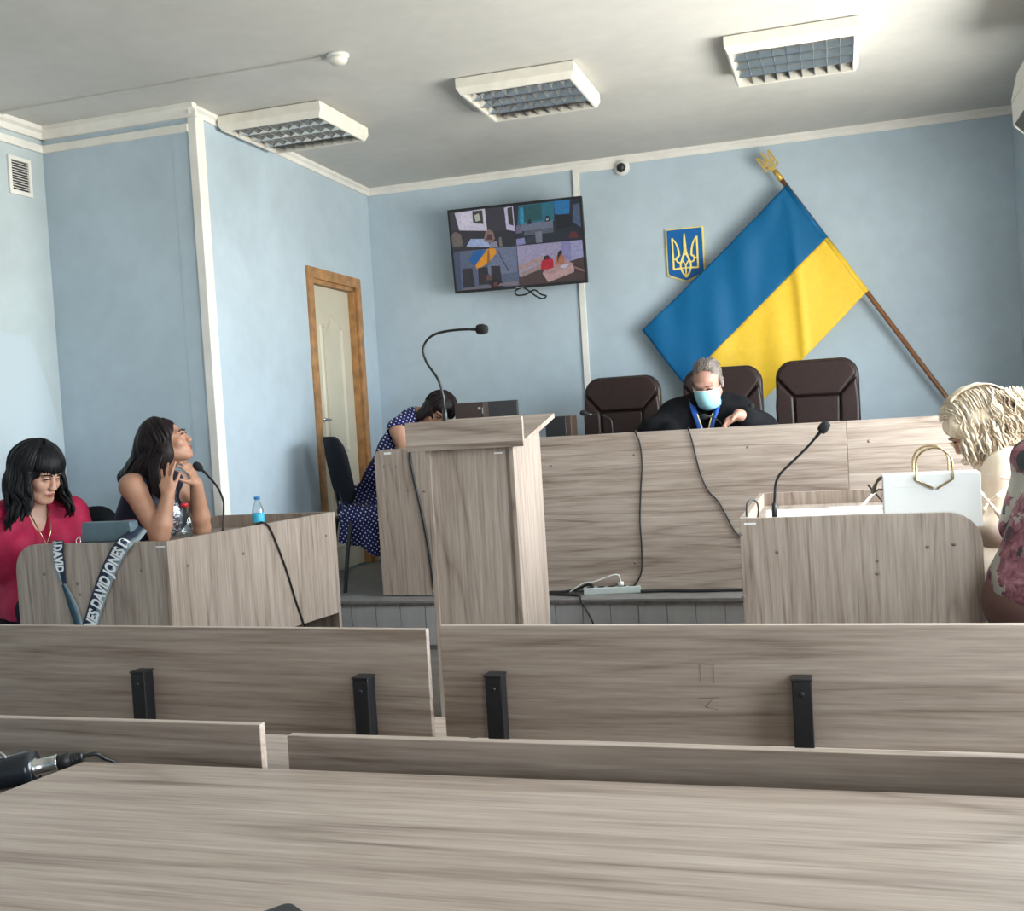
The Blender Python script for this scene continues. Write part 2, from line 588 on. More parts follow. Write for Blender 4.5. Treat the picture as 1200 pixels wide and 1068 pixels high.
        if subsurf:
            b = o.modifiers.new('subsurf', 'SUBSURF')
            b.levels = b.render_levels = subsurf
        if kind:
            o['kind'] = kind
        return o

def smooth_path(pts, n=8):
    pts = [Vector(p) for p in pts]
    out = []
    for i in range(len(pts) - 1):
        p0, p1, p2, p3 = pts[max(i - 1, 0)], pts[i], pts[i + 1], pts[min(i + 2, len(pts) - 1)]
        for k in range(n):
            t = k / n
            out.append(0.5 * ((2 * p1) + (p2 - p0) * t + (2 * p0 - 5 * p1 + 4 * p2 - p3) * t * t + (3 * p1 - p0 - 3 * p2 + p3) * t ** 3))
    out.append(pts[-1])
    return out
def rounded(x0, z0, x1, z1, r, n=6):
    """2-D outline, r = corner radii (bl, br, tr, tl)"""
    out = []
    for (cx, cz, rr, a0) in ((x0, z0, r[0], PI), (x1, z0, r[1], 1.5 * PI), (x1, z1, r[2], 0), (x0, z1, r[3], 0.5 * PI)):
        if rr <= 0:
            out.append((cx, cz))
            continue
        ox = cx + (rr if cx == x0 else -rr)
        oz = cz + (rr if cz == z0 else -rr)
        for k in range(n + 1):
            a = a0 + 0.5 * PI * k / n
            out.append((ox + rr * math.cos(a), oz + rr * math.sin(a)))
    return out

# ------------------------------------------------------------------ the room
def structure(name, mb, mat, parent=None, **kw):
    o = mb.build(name, mat, parent, **kw)
    o['kind'] = 'structure'
    return o
structure('floor', MB().box((-4.5, YREAR - 0.1, -0.12), (XR + 0.2, YB + 0.15, 0)), M['floor'])
structure('ceiling', MB().box((-4.5, YREAR - 0.1, ZC), (XR + 0.2, YB + 0.15, ZC + 0.12)), M['ceiling'])
WT = Matrix.Translation((XL, YB, 0)) @ Matrix.Rotation(-math.atan((XLN - XL) / (YB - YPIER)) * -1, 4, 'Z') @ Matrix.Translation((-XL, -YB, 0))
structure('wall_back', MB().box((XL - 0.12, YB, 0), (XR + 0.2, YB + 0.12, ZC)), M['wall'])
DY0, DY1, DZ1 = 6.665, 7.41, 2.318            # door opening
wl_ = MB(WT).box((XL - 0.12, YPIER, 0), (XL, DY0, ZC)).box((XL - 0.12, DY1, 0), (XL, YB, ZC)).box((XL - 0.12, DY0, DZ1), (XL, DY1, ZC))
structure('wall_left', wl_, M['wall'])
structure('wall_light_stop', MB().box((XL - 0.30, DY0 - 0.3, 0), (XL - 0.2, DY1 + 0.3, 2.6)).box((XL - 0.2, DY0 - 0.3, 0), (XL - 0.12, DY0 - 0.2, 2.6)).box((XL - 0.2, DY1 + 0.2, 0), (XL - 0.12, DY1 + 0.3, 2.6)).box((XL - 0.2, DY0 - 0.3, 2.5), (XL - 0.12, DY1 + 0.3, 2.6)).box((XL - 0.2, DY0 - 0.3, 0), (XL - 0.12, DY1 + 0.3, ZP)), M['wall'])  # unseen box added behind the door to block daylight leaking under it
structure('wall_pier', MB().box((XFAR - 0.12, YPIER, 0), (XLN - 0.005, YPIER + 0.12, ZC)), M['wall'])
structure('wall_far_left', MB().box((XFAR - 0.12, YREAR, 0), (XFAR, YPIER, ZC)), M['wall_far'])
rw_ = MB()
_xs = [XFAR] + [v for w in REAR for v in w] + [XR + 0.12]
for i in range(0, len(_xs), 2):
    rw_.box((_xs[i], YREAR - 0.12, 0), (_xs[i + 1], YREAR, ZC))
for _a, _b in REAR:
    rw_.box((_a, YREAR - 0.12, 0), (_b, YREAR, WSILL)).box((_a, YREAR - 0.12, WTOP), (_b, YREAR, ZC))
structure('wall_rear', rw_, M['wall'])
for i, (a, b) in enumerate(REAR):
    w = empty('window_%d' % (i + 4), ((a + b) / 2, YREAR - .08, WSILL), kind='structure')
    m_ = (a + b) / 2
    fr = MB()
    for (p, q, c, d) in ((a, a + .06, WSILL, WTOP), (b - .06, b, WSILL, WTOP), (a + .06, b - .06, WSILL, WSILL + .06), (a + .06, b - .06, WTOP - .06, WTOP), (m_ - .035, m_ + .035, WSILL + .06, WTOP - .06)):
        fr.box((p, YREAR - .1, c), (q, YREAR - .05, d))
    fr.build('frame', M['white'], w)
    for p, q in ((a + .06, m_ - .035), (m_ + .035, b - .06)):
        MB().box((p, YREAR - .078, WSILL + .06), (q, YREAR - .073, WTOP - .06)).build('pane', M['glass'], w)
wr_ = MB()
ys = [YREAR] + [y for w in WINDOWS for y in w] + [YB]
for i in range(0, len(ys), 2):
    wr_.box((XR, ys[i], 0), (XR + 0.22, ys[i + 1], ZC))
for y0, y1 in WINDOWS:
    wr_.box((XR, y0, 0), (XR + 0.22, y1, WSILL)).box((XR, y0, WTOP), (XR + 0.22, y1, ZC))
structure('wall_right', wr_, M['wall'])
for i, (y0, y1) in enumerate(WINDOWS):
    w = empty('window_%d' % (i + 1), (XR + 0.12, (y0 + y1) / 2, WSILL), kind='structure')
    fr = MB()
    x0, x1 = XR + 0.10, XR + 0.15
    ym = (y0 + y1) / 2
    for (a, b, c, d) in ((y0, y0 + .06, WSILL, WTOP), (y1 - .06, y1, WSILL, WTOP), (y0 + .06, y1 - .06, WSILL, WSILL + .06), (y0 + .06, y1 - .06, WTOP - .06, WTOP), (ym - .035, ym + .035, WSILL + .06, WTOP - .06)):
        fr.box((x0, a, c), (x1, b, d))
    fr.build('frame', M['white'], w)
    for a, b in ((y0 + .06, ym - .035), (ym + .035, y1 - .06)):
        MB().box((XR + 0.122, a, WSILL + .06), (XR + 0.127, b, WTOP - .06)).build('pane', M['glass'], w)
    MB().box((XR - 0.06, y0 - .04, WSILL - .03), (XR + 0.10, y1 + .04, WSILL)).build('sill', M['white'], w, bevel=0.006)

# raised platform with a tiled riser
pod = structure('floor_podium', MB().box((XL, YP + 0.012, 0), (XR, YB, ZP - 0.012)), M['grout'])
pb = MB().box((XL, YP - 0.006, ZP - 0.012), (XR, YB, ZP)).build('board', M['podium'], pod)
MB().box((XL, YP - 0.010, ZP - 0.026), (XR, YP + 0.012, ZP - 0.0125)).build('nosing', M['rust'], pod)
tile_me = None
x = XL + 0.01
k = 0
while x < XR - 0.02:
    w_ = min(0.1495, XR - x)
    if w_ > 0.145 and tile_me is not None:
        o = bpy.data.objects.new('tile', tile_me)
        COL.objects.link(o)
        o.parent = pod
        o.location = (x, YP + random.uniform(-.001, .001), 0.028)
    else:
        o = MB().box((0, 0, 0), (w_, 0.012, ZP - 0.026 - 0.028)).build('tile', M['tile'], pod, bevel=0.002, seg=1)
        o.location = (x, YP, 0.028)
        if tile_me is None and w_ > 0.145:
            tile_me = o.data
    x += 0.1535

# crown mouldings and channels
def crown(name, a, b, nrm, drop=0.055, out=0.03):
    a, b, nrm = Vector(a), Vector(b), Vector(nrm)
    m = MB()
    prof = [(0, 0), (out, 0), (out, -drop * .35), (out * .45, -drop * .5), (out * .45, -drop), (0, -drop)]
    m.prism([a + nrm * p + Vector((0, 0, q)) for p, q in prof], b - a)
    return structure(name, m, M['cream'])
crown('trim_1', (XL, YB, ZC), (XR, YB, ZC), (0, -1, 0))
crown('trim_2', (XLN, YPIER - .03, ZC), (XL, YB, ZC), (1, 0, 0))
crown('trim_3', (XFAR, YPIER, ZC), (XLN + .045, YPIER, ZC), (0, -1, 0), 0.07, 0.045)
crown('trim_4', (XFAR, YREAR, ZC), (XFAR, YPIER, ZC), (1, 0, 0), 0.07, 0.045)
zb = (py(134, 159, YPIER).z + py(134, 168, YPIER).z) / 2
structure('trim_5', MB().box((XFAR, YPIER - .02, zb - .022), (XLN - .01, YPIER, zb + .022)), M['cream'], bevel=.003)
structure('trim_6', MB().box((XFAR, YREAR, zb - .022), (XFAR + .02, YPIER - .02, zb + .022)), M['cream'], bevel=.003)
structure('trim_7', MB().box((XLN - .012, YPIER - .014, ZP), (XLN + .040, YPIER + .012, ZC - .07)), M['cream'], bevel=.004)
structure('trim_8', MB().box((XLN - .003, YPIER + .020, ZP), (XLN + .012, YPIER + .115, ZC - .055)).box((XLN + .012, YPIER + .03, ZP), (XLN + .026, YPIER + .065, ZC - .055)), M['cream'], bevel=.003)
xc = py(682, 330, YB).x
structure('trim_9', MB().box((xc - .022, YB - .02, ZP), (xc + .022, YB, ZC - .055)), M['cream'], bevel=.003)
pc = py(729, 197, YB)
structure('trim_10', MB().box((xc + .022, YB - .02, pc.z - .0), (pc.x - .04, YB, pc.z + .04)), M['cream'], bevel=.003)
pa, pb_ = pz(0, 131, ZC), pz(376, 67, ZC)
structure('trim_11', MB().box((XFAR + .05, pb_.y - .012, ZC - .012), (pb_.x, pb_.y + .012, ZC)), M['ceiling'], bevel=.002)
structure('baseboard_back', MB().box((XL, YB - .015, ZP), (XR, YB, ZP + .07)), M['podium'])
structure('baseboard_left', MB().box((XL, YPIER, ZP), (XL + .015, 6.64, ZP + .07)), M['podium'])

# door in the step of the wall
door = empty('door_1', (XL, (DY0 + DY1) / 2, ZP), kind='structure')
xo = XL + 0.022
for nm, a, b in (('casing', (XL - .002, DY0 - .07, ZP), (xo, DY0 + .004, DZ1 + .07)), ('casing', (XL - .002, DY1 - .004, ZP), (xo, DY1 + .07, DZ1 + .07)), ('casing', (XL - .002, DY0 + .004, DZ1 - .004), (xo, DY1 - .004, DZ1 + .07))):
    MB(WT).box(a, b).build(nm, M['pine'], door, bevel=.004)
MB(WT).box((XL - .12, DY0 - .0, ZP), (XL - .002, DY0 + .03, DZ1)).box((XL - .12, DY1 - .03, ZP), (XL - .002, DY1, DZ1)).box((XL - .12, DY0, DZ1 - .03), (XL - .002, DY1, DZ1)).build('jamb', M['pine'], door)
xd = XL - 0.045
leaf = MB(WT).box((xd - .04, DY0 + .034, ZP + .008), (xd, DY1 - .034, DZ1 - .034)).build('leaf', M['door'], door)
yc, hw = (DY0 + DY1) / 2, 0.185
def arch(hw, z0, z1, rise, arched=True):
    p = [(-hw, z0), (hw, z0), (hw, z1)]
    if arched:
        for k in range(1, 14):
            t = 1 - 2 * k / 14
            e = 0.5 + 0.5 * math.cos(PI * min(1, abs(t) / 0.8))
            p.append((hw * t, z1 + rise * e))
    p.append((-hw, z1))
    return p
for z0, z1, arched in ((1.12, 2.02, True), (0.45, 0.96, False)):
    outer, inner = arch(hw, z0, z1, 0.09, arched), arch(hw - .03, z0 + .03, z1 - .03, 0.09, arched)
    m = MB(WT)
    n = len(outer)
    V_ = [(xd, yc + a, b) for a, b in outer] + [(xd + .012, yc + a * .94, z0 + (b - z0) * .975 + .008) for a, b in outer] + [(xd, yc + a, b) for a, b in inner]
    m.add(V_, [(r * n + i, r * n + (i + 1) % n, (r + 1) * n + (i + 1) % n, (r + 1) * n + i) for r in (0, 1) for i in range(n)])
    m.build('moulding', M['door'], leaf)
    m = MB(WT).prism([(xd, yc + a, b) for a, b in arch(hw - .055, z0 + .055, z1 - .055, 0.085, arched)], (.007, 0, 0))
    m.build('panel', M['door'], leaf, bevel=.005)
hp = px(379, 497, XL + .03)
MB(WT).box((xd, hp.y - .02, hp.z - .11), (xd + .008, hp.y + .02, hp.z + .11)).build('lock_plate', M['chrome'], leaf, bevel=.003)
MB(WT).tube([(xd, hp.y, hp.z + .03), (xd + .05, hp.y, hp.z + .03)], .009).tube(smooth_path([(xd + .05, hp.y, hp.z + .03), (xd + .055, hp.y + .05, hp.z + .03), (xd + .05, hp.y + .11, hp.z + .025)]), .009).build('lever_handle', M['chrome'], leaf)
MB(WT).box((xd, hp.y - .01, hp.z + .17), (xd + .004, hp.y + .06, hp.z + .185)).build('latch_mark', M['black'], leaf)

# ------------------------------------------------------------------ ceiling fittings
def ceiling_light(cx, cy, label):
    t = empty('ceiling_light', (cx, cy, ZC), label=label, cat='ceiling light', group='louvred ceiling lights')
    hw, H_ = 0.322, 0.088
    for (sx, sy) in ((0, -1), (0, 1), (-1, 0), (1, 0)):
        m = MB()
        # tapered cream side with a slanted lower lip
        prof = [(hw - .012, 0), (hw, -.006), (hw, -H_ * .62), (hw - .018, -H_), (hw - .03, -H_), (hw - .03, -.006)]
        L = hw - .012
        pts0, pts1 = [], []
        for r, z in prof:
            e = min(r, hw) if True else L
            if sx == 0:
                pts0.append((cx - e, cy + sy * r, ZC + z)); pts1.append((cx + e, cy + sy * r, ZC + z))
            else:
                pts0.append((cx + sx * r, cy - e, ZC + z)); pts1.append((cx + sx * r, cy + e, ZC + z))
        n = len(prof)
        m.add(pts0 + pts1, [tuple(range(n)), tuple(range(n, 2 * n))] + [(i, (i + 1) % n, n + (i + 1) % n, n + i) for i in range(n)])
        m.build('side', M['light_body'], t)
    MB().box((cx - hw + .03, cy - hw + .03, ZC - .012), (cx + hw - .03, cy + hw - .03, ZC - .004)).build('reflector', M['mirror'], t)
    for k in range(4):
        yy = cy - hw + .03 + (2 * hw - .06) * (k + .5) / 4
        MB().tube([(cx - .28, yy, ZC - .03), (cx + .28, yy, ZC - .03)], .008, 8).build('tube', M['white'], t)
    zt, zb_ = ZC - .042, ZC - H_ + .004
    for k in range(5):
        yy = cy - hw + .03 + (2 * hw - .06) * k / 4
        ww = .020
        if k in (0, 4):
            continue
        MB().prism([(cx - hw + .03, yy - ww, zt + .02), (cx - hw + .03, yy + ww, zt + .02), (cx - hw + .03, yy + .003, zb_), (cx - hw + .03, yy - .003, zb_)], (2 * hw - .06, 0, 0)).build('louvre_rail', M['mirror'], t)
    for k in range(1, 9):
        xx = cx - hw + .03 + (2 * hw - .06) * k / 9
        MB().prism([(xx - .007, cy - hw + .03, zt), (xx + .007, cy - hw + .03, zt), (xx + .0015, cy - hw + .03, zb_), (xx - .0015, cy - hw + .03, zb_)], (0, 2 * hw - .06, 0)).build('louvre_blade', M['mirror'], t)
    return t
ceiling_light(-2.99, 5.85, 'square louvred ceiling light close against the door wall and boxed pier')
ceiling_light(-1.55, 5.85, 'square louvred ceiling light, the middle one of three, nearest the television')
ceiling_light(-0.146, 5.85, 'square louvred ceiling light in front of the flag, at the window end of the row')

sp_ = pz(396, 64, ZC)
sd = empty('smoke_detector', sp_, label='round white smoke detector at the end of a cable strip on the ceiling', cat='smoke detector')
MB().lathe([(.001, 0), (.054, 0), (.054, -.012), (.048, -.016)], sp_).build('base', M['white'], sd)
MB().lathe([(.001, -.016), (.044, -.016), (.046, -.03), (.036, -.044), (.001, -.046)], sp_).build('sensor_cap', M['light_body'], sd)

cc = empty('security_camera', pc, label='small white dome security camera high on the blue back wall', cat='camera')
MB().lathe([(.001, 0), (.056, 0), (.058, .012), (.05, .03), (.036, .036), (.001, .036)], pc, (0, -1, 0)).build('housing', M['white'], cc)
MB().ball(pc + Vector((0, -.032, -.004)), .034, 16).build('lens_dome', M['black'], cc)

# vent grille on the far wall
vq = [px(*p, XFAR) for p in ((7, 181), (33, 188), (39, 232), (14, 228))]
vy0, vy1 = vq[0].y, vq[1].y + .005
vz0, vz1 = (vq[2].z + vq[3].z) / 2, (vq[0].z + vq[1].z) / 2
vt = empty('air_vent', (XFAR, (vy0 + vy1) / 2, vz0), label='small white slatted air vent high on the wall beside the pier', cat='vent')
b_ = .022
MB().box((XFAR, vy0, vz0), (XFAR + .014, vy0 + b_, vz1)).box((XFAR, vy1 - b_, vz0), (XFAR + .014, vy1, vz1)).box((XFAR, vy0 + b_, vz0), (XFAR + .014, vy1 - b_, vz0 + b_)).box((XFAR, vy0 + b_, vz1 - b_), (XFAR + .014, vy1 - b_, vz1)).build('frame', M['cream'], vt, bevel=.002)
MB().box((XFAR, vy0 + b_, vz0 + b_), (XFAR + .002, vy1 - b_, vz1 - b_)).build('back_plate', M['black'], vt)
for k in range(12):
    zz = vz0 + b_ + (vz1 - vz0 - 2 * b_) * (k + .5) / 12
    MB().obox((XFAR + .002, vy0 + b_, zz - .004), (.009, 0, -.004), (0, vy1 - vy0 - 2 * b_, 0), (0, 0, .004)).build('slat', M['cream'], vt)

# wall-mounted air conditioner (mostly beyond the frame)
ac0 = px(1186, 120, XR - .21)
ac = empty('air_conditioner', (XR, 5.65, 2.55), label='white air conditioner fixed high on the window wall near the back corner', cat='air conditioner')
AY0, AY1, AZ0, AZ1 = 5.20, 6.08, 2.55, 2.94
prof = [(XR, AZ1), (XR - .17, AZ1), (XR - .225, AZ1 - .07), (XR - .255, AZ1 - .2), (XR - .25, AZ0 + .06), (XR - .20, AZ0 + .01), (XR - .12, AZ0), (XR, AZ0)]
MB().prism([(a, AY0, b) for a, b in prof], (0, AY1 - AY0, 0)).build('casing', M['white'], ac, bevel=.012, seg=3)
MB().obox((XR - .252, AY0 + .06, AZ0 + .058), (.045, 0, -.050), (0, AY1 - AY0 - .12, 0), (.012, 0, .008)).build('air_outlet', M['black'], ac)
MB().box((XR - .2575, AY0 + .03, AZ0 + .17), (XR - .250, AY1 - .03, AZ0 + .176)).build('seam', M['cream'], ac)

# ------------------------------------------------------------------ television with four camera pictures
TL, TR, BR, BL = py(524, 246, 7.52), py(682, 230, 7.52), py(688, 331, 7.60), py(534, 345, 7.60)
tc_ = (TL + TR + BR + BL) / 4
tu = ((TR - TL) + (BR - BL)).normalized()
tv_ = ((TL - BL) + (TR - BR))
tv_ = (tv_ - tu * tv_.dot(tu)).normalized()
tn = tu.cross(tv_)                      # out of the screen, towards the hall
if tn.y > 0:
    tn = -tn
TWd = ((TR - TL).length + (BR - BL).length) / 2
TH = ((TL - BL).length + (TR - BR).length) / 2
TM = Matrix((tu, tv_, tn)).transposed().to_4x4()
TM.translation = tc_
tvo = empty('television', tc_, label='black flat television on the blue wall showing four camera views', cat='television')
MB(TM).box((-TWd / 2, -TH / 2, -.035), (TWd / 2, TH / 2, 0)).build('casing', M['black'], tvo, bevel=.006)
bz = .014
m = MB(TM)
for a, b, c, d in ((-TWd / 2, -TWd / 2 + bz, -TH / 2, TH / 2), (TWd / 2 - bz, TWd / 2, -TH / 2, TH / 2), (-TWd / 2 + bz, TWd / 2 - bz, -TH / 2, -TH / 2 + bz * 1.5), (-TWd / 2 + bz, TWd / 2 - bz, TH / 2 - bz, TH / 2)):
    m.box((a, c, 0), (b, d, .006))
m.build('bezel', M['black'], tvo)
FEEDS = {
 (0, 1): [((58, 54, 64), [(0, 0), (1, 0), (1, 1), (0, 1)]), ((44, 40, 48), [(.0, .0), (1, 0), (1, .38), (.35, .46), (0, .55)]),
          ((226, 220, 240), [(.08, .97), (.13, .52), (.57, .44), (.56, 1)]), ((70, 62, 52), [(.36, .66), (.52, .62), (.52, .97), (.36, .97)]), ((200, 205, 190), [(.40, .70), (.48, .72), (.46, .90), (.39, .86)]),
          ((235, 228, 246), [(.17, .93), (.19, .62), (.33, .60), (.33, .95)]), ((214, 206, 234), [(.86, .97), (.87, .42), (1, .36), (1, 1)]), ((60, 58, 50), [(.91, .95), (.91, .55), (.985, .50), (.985, .98)]),
          ((120, 108, 100), [(0, .12), (.17, .12), (.15, .42), (.06, .5), (0, .42)]), ((176, 196, 236), [(.22, .10), (.30, .28), (.55, .24), (.60, .03)]), ((58, 50, 50), [(.22, .05), (.2, .10), (.6, .0), (.58, 0)]),
          ((150, 120, 112), [(.50, .2), (.54, .42), (.60, .47), (.66, .4), (.68, .22), (.6, .12)]), ((86, 56, 52), [(.54, .22), (.57, .36), (.64, .34), (.64, .2)]), ((150, 148, 168), [(.58, 0), (.60, .14), (.70, .16), (.72, 0)]), ((128, 120, 112), [(.74, .02), (.74, .24), (.78, .26), (.79, .02)])],
 (1, 1): [((36, 40, 52), [(0, 0), (1, 0), (1, 1), (0, 1)]), ((36, 118, 140), [(.04, .5), (.08, .98), (.62, 1), (.6, .52)]), ((28, 92, 96), [(.14, .56), (.15, .96), (.42, .98), (.42, .58)]), ((40, 158, 206), [(.08, .52), (.10, .92), (.15, .92), (.14, .52)]), ((34, 128, 190), [(.62, .66), (.62, 1), (.86, 1), (.84, .66)]),
          ((120, 128, 150), [(.08, .34), (.10, .52), (.58, .54), (.58, .34)]), ((96, 100, 116), [(.12, .22), (.14, .34), (.58, .36), (.58, .24)]), ((130, 136, 150), [(.30, .02), (.30, .30), (.40, .30), (.40, .02)]), ((52, 56, 68), [(.16, .04), (.16, .2), (.3, .2), (.3, .04)]),
          ((14, 16, 22), [(.62, .3), (.62, .68), (.86, .62), (.86, .34)]), ((84, 100, 130), [(.88, .44), (.90, .86), (1, .9), (1, .3)]), ((106, 44, 44), [(.80, .06), (.84, .22), (.92, .2), (.96, .05)]), ((150, 150, 200), [(0, 0), (0, .16), (.13, .18), (.14, .02)]), ((120, 110, 140), [(.0, .3), (.02, .5), (.08, .5), (.10, .3)]), ((34, 30, 34), [(.19, .5), (.21, .62), (.25, .62), (.26, .5)]), ((30, 26, 30), [(.46, .52), (.48, .66), (.53, .66), (.54, .52)]), ((190, 186, 190), [(.48, .55), (.49, .6), (.52, .6), (.52, .55)])],
 (0, 0): [((96, 106, 134), [(0, 0), (1, 0), (1, 1), (0, 1)]), ((120, 130, 160), [(.5, .3), (.98, .35), (1, 1), (.6, 1)]), ((70, 82, 110), [(0, 0), (.08, 0), (.1, 1), (0, 1)]), ((2, 102, 178), [(.23, .76), (.36, .98), (.55, 1), (.33, .6)]), ((250, 166, 24), [(.33, .6), (.55, 1), (.66, 1), (.69, .88), (.52, .62), (.36, .5)]), ((168, 108, 24), [(.52, .62), (.55, .98), (.57, .98), (.57, .68)]), ((40, 36, 44), [(.695, .93), (.71, .92), (.85, .42), (.835, .42)]),
          ((38, 32, 38), [(.10, .06), (.12, .55), (.28, .55), (.30, .06)]), ((42, 34, 38), [(.36, .10), (.37, .54), (.52, .54), (.54, .10)]), ((44, 34, 36), [(.56, .10), (.58, .56), (.72, .54), (.73, .10)]), ((116, 74, 60), [(.49, .2), (.50, .33), (.55, .36), (.57, .22)]), ((24, 18, 20), [(.52, .0), (.53, .2), (.66, .22), (.76, .08), (.74, .0)]), ((124, 112, 120), [(0, 0), (.2, .04), (.55, .08), (.55, 0)]), ((120, 60, 50), [(.60, .03), (.60, .12), (.65, .14), (.66, .03)]), ((140, 128, 134), [(.66, .04), (.7, .10), (.98, .12), (.98, .02)])],
 (1, 0): [((178, 170, 204), [(0, 0), (1, 0), (1, 1), (0, 1)]), ((150, 148, 196), [(.66, .60), (.68, 1), (.82, 1), (.82, .5)]), ((172, 172, 214), [(.82, .5), (.82, 1), (1, 1), (1, .62)]), ((84, 62, 58), [(0, 0), (0, .22), (.4, .44), (.80, .5), (1, .58), (1, 0)]), ((188, 160, 160), [(.0, .36), (.0, .50), (.42, .72), (.44, .58)]), ((176, 150, 150), [(.02, .2), (.02, .32), (.36, .5), (.36, .38)]), ((210, 172, 172), [(.36, .26), (.44, .02), (.84, .22), (.86, .42), (.5, .22)]), ((196, 158, 156), [(.36, .26), (.42, .4), (.70, .56), (.86, .42), (.5, .22)]),
          ((206, 24, 48), [(.34, .36), (.36, .56), (.46, .66), (.54, .58), (.54, .38), (.44, .34)]), ((50, 20, 26), [(.40, .58), (.41, .68), (.47, .7), (.50, .62)]), ((196, 128, 96), [(.56, .44), (.58, .66), (.66, .72), (.72, .62), (.70, .44)]), ((44, 22, 24), [(.60, .48), (.62, .74), (.66, .8), (.70, .74), (.64, .64)]), ((210, 210, 230), [(.62, .36), (.70, .44), (.78, .42), (.72, .34)]), ((62, 46, 44), [(.84, .42), (1, .3), (1, .24), (.84, .36)]), ((150, 118, 104), [(.84, .38), (1, .26), (1, .2), (.84, .33)])],
}
iw, ih = TWd - 2 * bz, TH - 2.5 * bz
for (i, j), polys in FEEDS.items():
    m = MB(TM)
    for q, (c, pts) in enumerate(polys):
        m.add([(-TWd / 2 + bz + iw / 2 * (i + a * .994), -TH / 2 + 1.5 * bz + ih / 2 * (j + b * .99), .0012 + .00012 * q) for a, b in pts], [tuple(range(len(pts)))], False, lin(*c))
    m.build('camera_view', M['screen'], tvo)
MB(TM).box((-.03, -TH / 2 + .004, .006), (.03, -TH / 2 + .012, .0065)).build('maker_badge', M['chrome'], tvo)
wallp = Vector((tc_.x, YB, tc_.z))
MB().box(wallp + Vector((-.1, -.02, -.1)), wallp + Vector((.1, 0, .1))).tube([wallp + Vector((0, -.02, 0)), tc_ - tn * .035], .025).build('wall_bracket', M['black_metal'], tvo)
q0 = TM @ Vector((.02, -TH / 2 + .02, -.03))
m = MB()
pts = [(611, 337), (604, 341), (606, 346), (616, 345), (626, 340), (634, 345), (640, 347), (636, 350), (628, 347), (620, 341), (613, 337)]
m.tube(smooth_path([q0] + [py(a, b, 7.60) for a, b in pts]), .006, 6)
m.build('cable', M['cable'], tvo)

# ------------------------------------------------------------------ coat of arms and flag
def trident(mb, fr, w=1.0, depth=.01):
    """fr maps shield pixels (centre 413) to metres; strokes become bevelled bars"""
    S = []
    for s_ in (-1, 1):
        X_ = lambda a: 413 + s_ * a
        S += [([(X_(97), 506), (X_(98), 258)], 14, 14), ([(X_(98), 258), (X_(70), 300), (X_(55), 345), (X_(48), 402)], 9, 16),
              ([(X_(48), 402), (X_(66), 412), (X_(71), 432), (X_(60), 450), (X_(40), 452), (X_(26), 436)], 14, 10),
              ([(X_(97), 502), (X_(42), 498)], 14, 14), ([(X_(97), 425), (X_(72), 425)], 10, 10),
              ([(X_(1), 330), (X_(10), 385), (X_(28), 432), (X_(41), 478), (X_(27), 532), (X_(0), 572)], 16, 13),
              ([(X_(26), 436), (X_(10), 462), (X_(0), 478)], 9, 9), ([(X_(38), 498), (X_(0), 498)], 8, 8)]
    S += [([(413, 226), (413, 260), (413, 330)], 5, 26), ([(413, 330), (413, 400)], 22, 8), ([(413, 470), (413, 560)], 11, 11)]
    for nth, (pts, w0, w1) in enumerate(S):
        dd = depth * (1 + .012 * nth)
        P2 = smooth_path([(a, b, 0) for a, b in pts], 5) if len(pts) > 2 else [Vector((a, b, 0)) for a, b in pts]
        n = len(P2)
        L, R_ = [], []
        for i, p in enumerate(P2):
            t = (P2[min(i + 1, n - 1)] - P2[max(i - 1, 0)]).normalized()
            q = Vector((-t.y, t.x, 0)) * (w0 + (w1 - w0) * i / (n - 1)) / 2 * w
            L.append(p + q)
            R_.append(p - q)
        poly = L + R_[::-1]
        vs = [fr(p.x, p.y, 0) for p in poly] + [fr(p.x, p.y, dd) for p in poly]
        N = len(poly)
        fs = []
        for i in range(n - 1):
            fs += [(i, i + 1, N - 2 - i, N - 1 - i), (N + i, N + N - 1 - i, N + N - 2 - i, N + i + 1)]
        fs += [(i, (i + 1) % N, N + (i + 1) % N, N + i) for i in range(N)]
        mb.add(vs, fs)
A0, A1, A2 = py(780, 269, YB), py(824, 266.5, YB), py(802, 331, YB)
acx, aw = (A0.x + A1.x) / 2, A1.x - A0.x
atop, abot = (A0.z + A1.z) / 2, A2.z
ash = atop - abot
arms = empty('coat_of_arms', (acx, YB, atop), label='blue shield with a yellow trident on the wall above the flag corner', cat='coat of arms')
sh = [(-.5, 0), (.5, 0), (.5, -.84), (.44, -.88), (.0, -1), (-.44, -.88), (-.5, -.84)]
MB().prism([(acx + a * aw, YB - .018, atop + b * ash) for a, b in sh], (0, .018, 0)).build('backing', M['arms_gold'], arms)
MB().prism([(acx + a * aw * .93, YB - .022, atop - ash * .02 + b * ash * .955) for a, b in sh], (0, .006, 0)).build('shield', M['arms_blue'], arms)
ka = aw / 300
m = MB()
trident(m, lambda a, b, d: (acx + (a - 413) * ka, YB - .022 - d, atop - (b - 185) * ka * 1.0 * (ash / (422 * ka))), 1.0, .006)
m.build('trident', M['arms_gold'], arms)

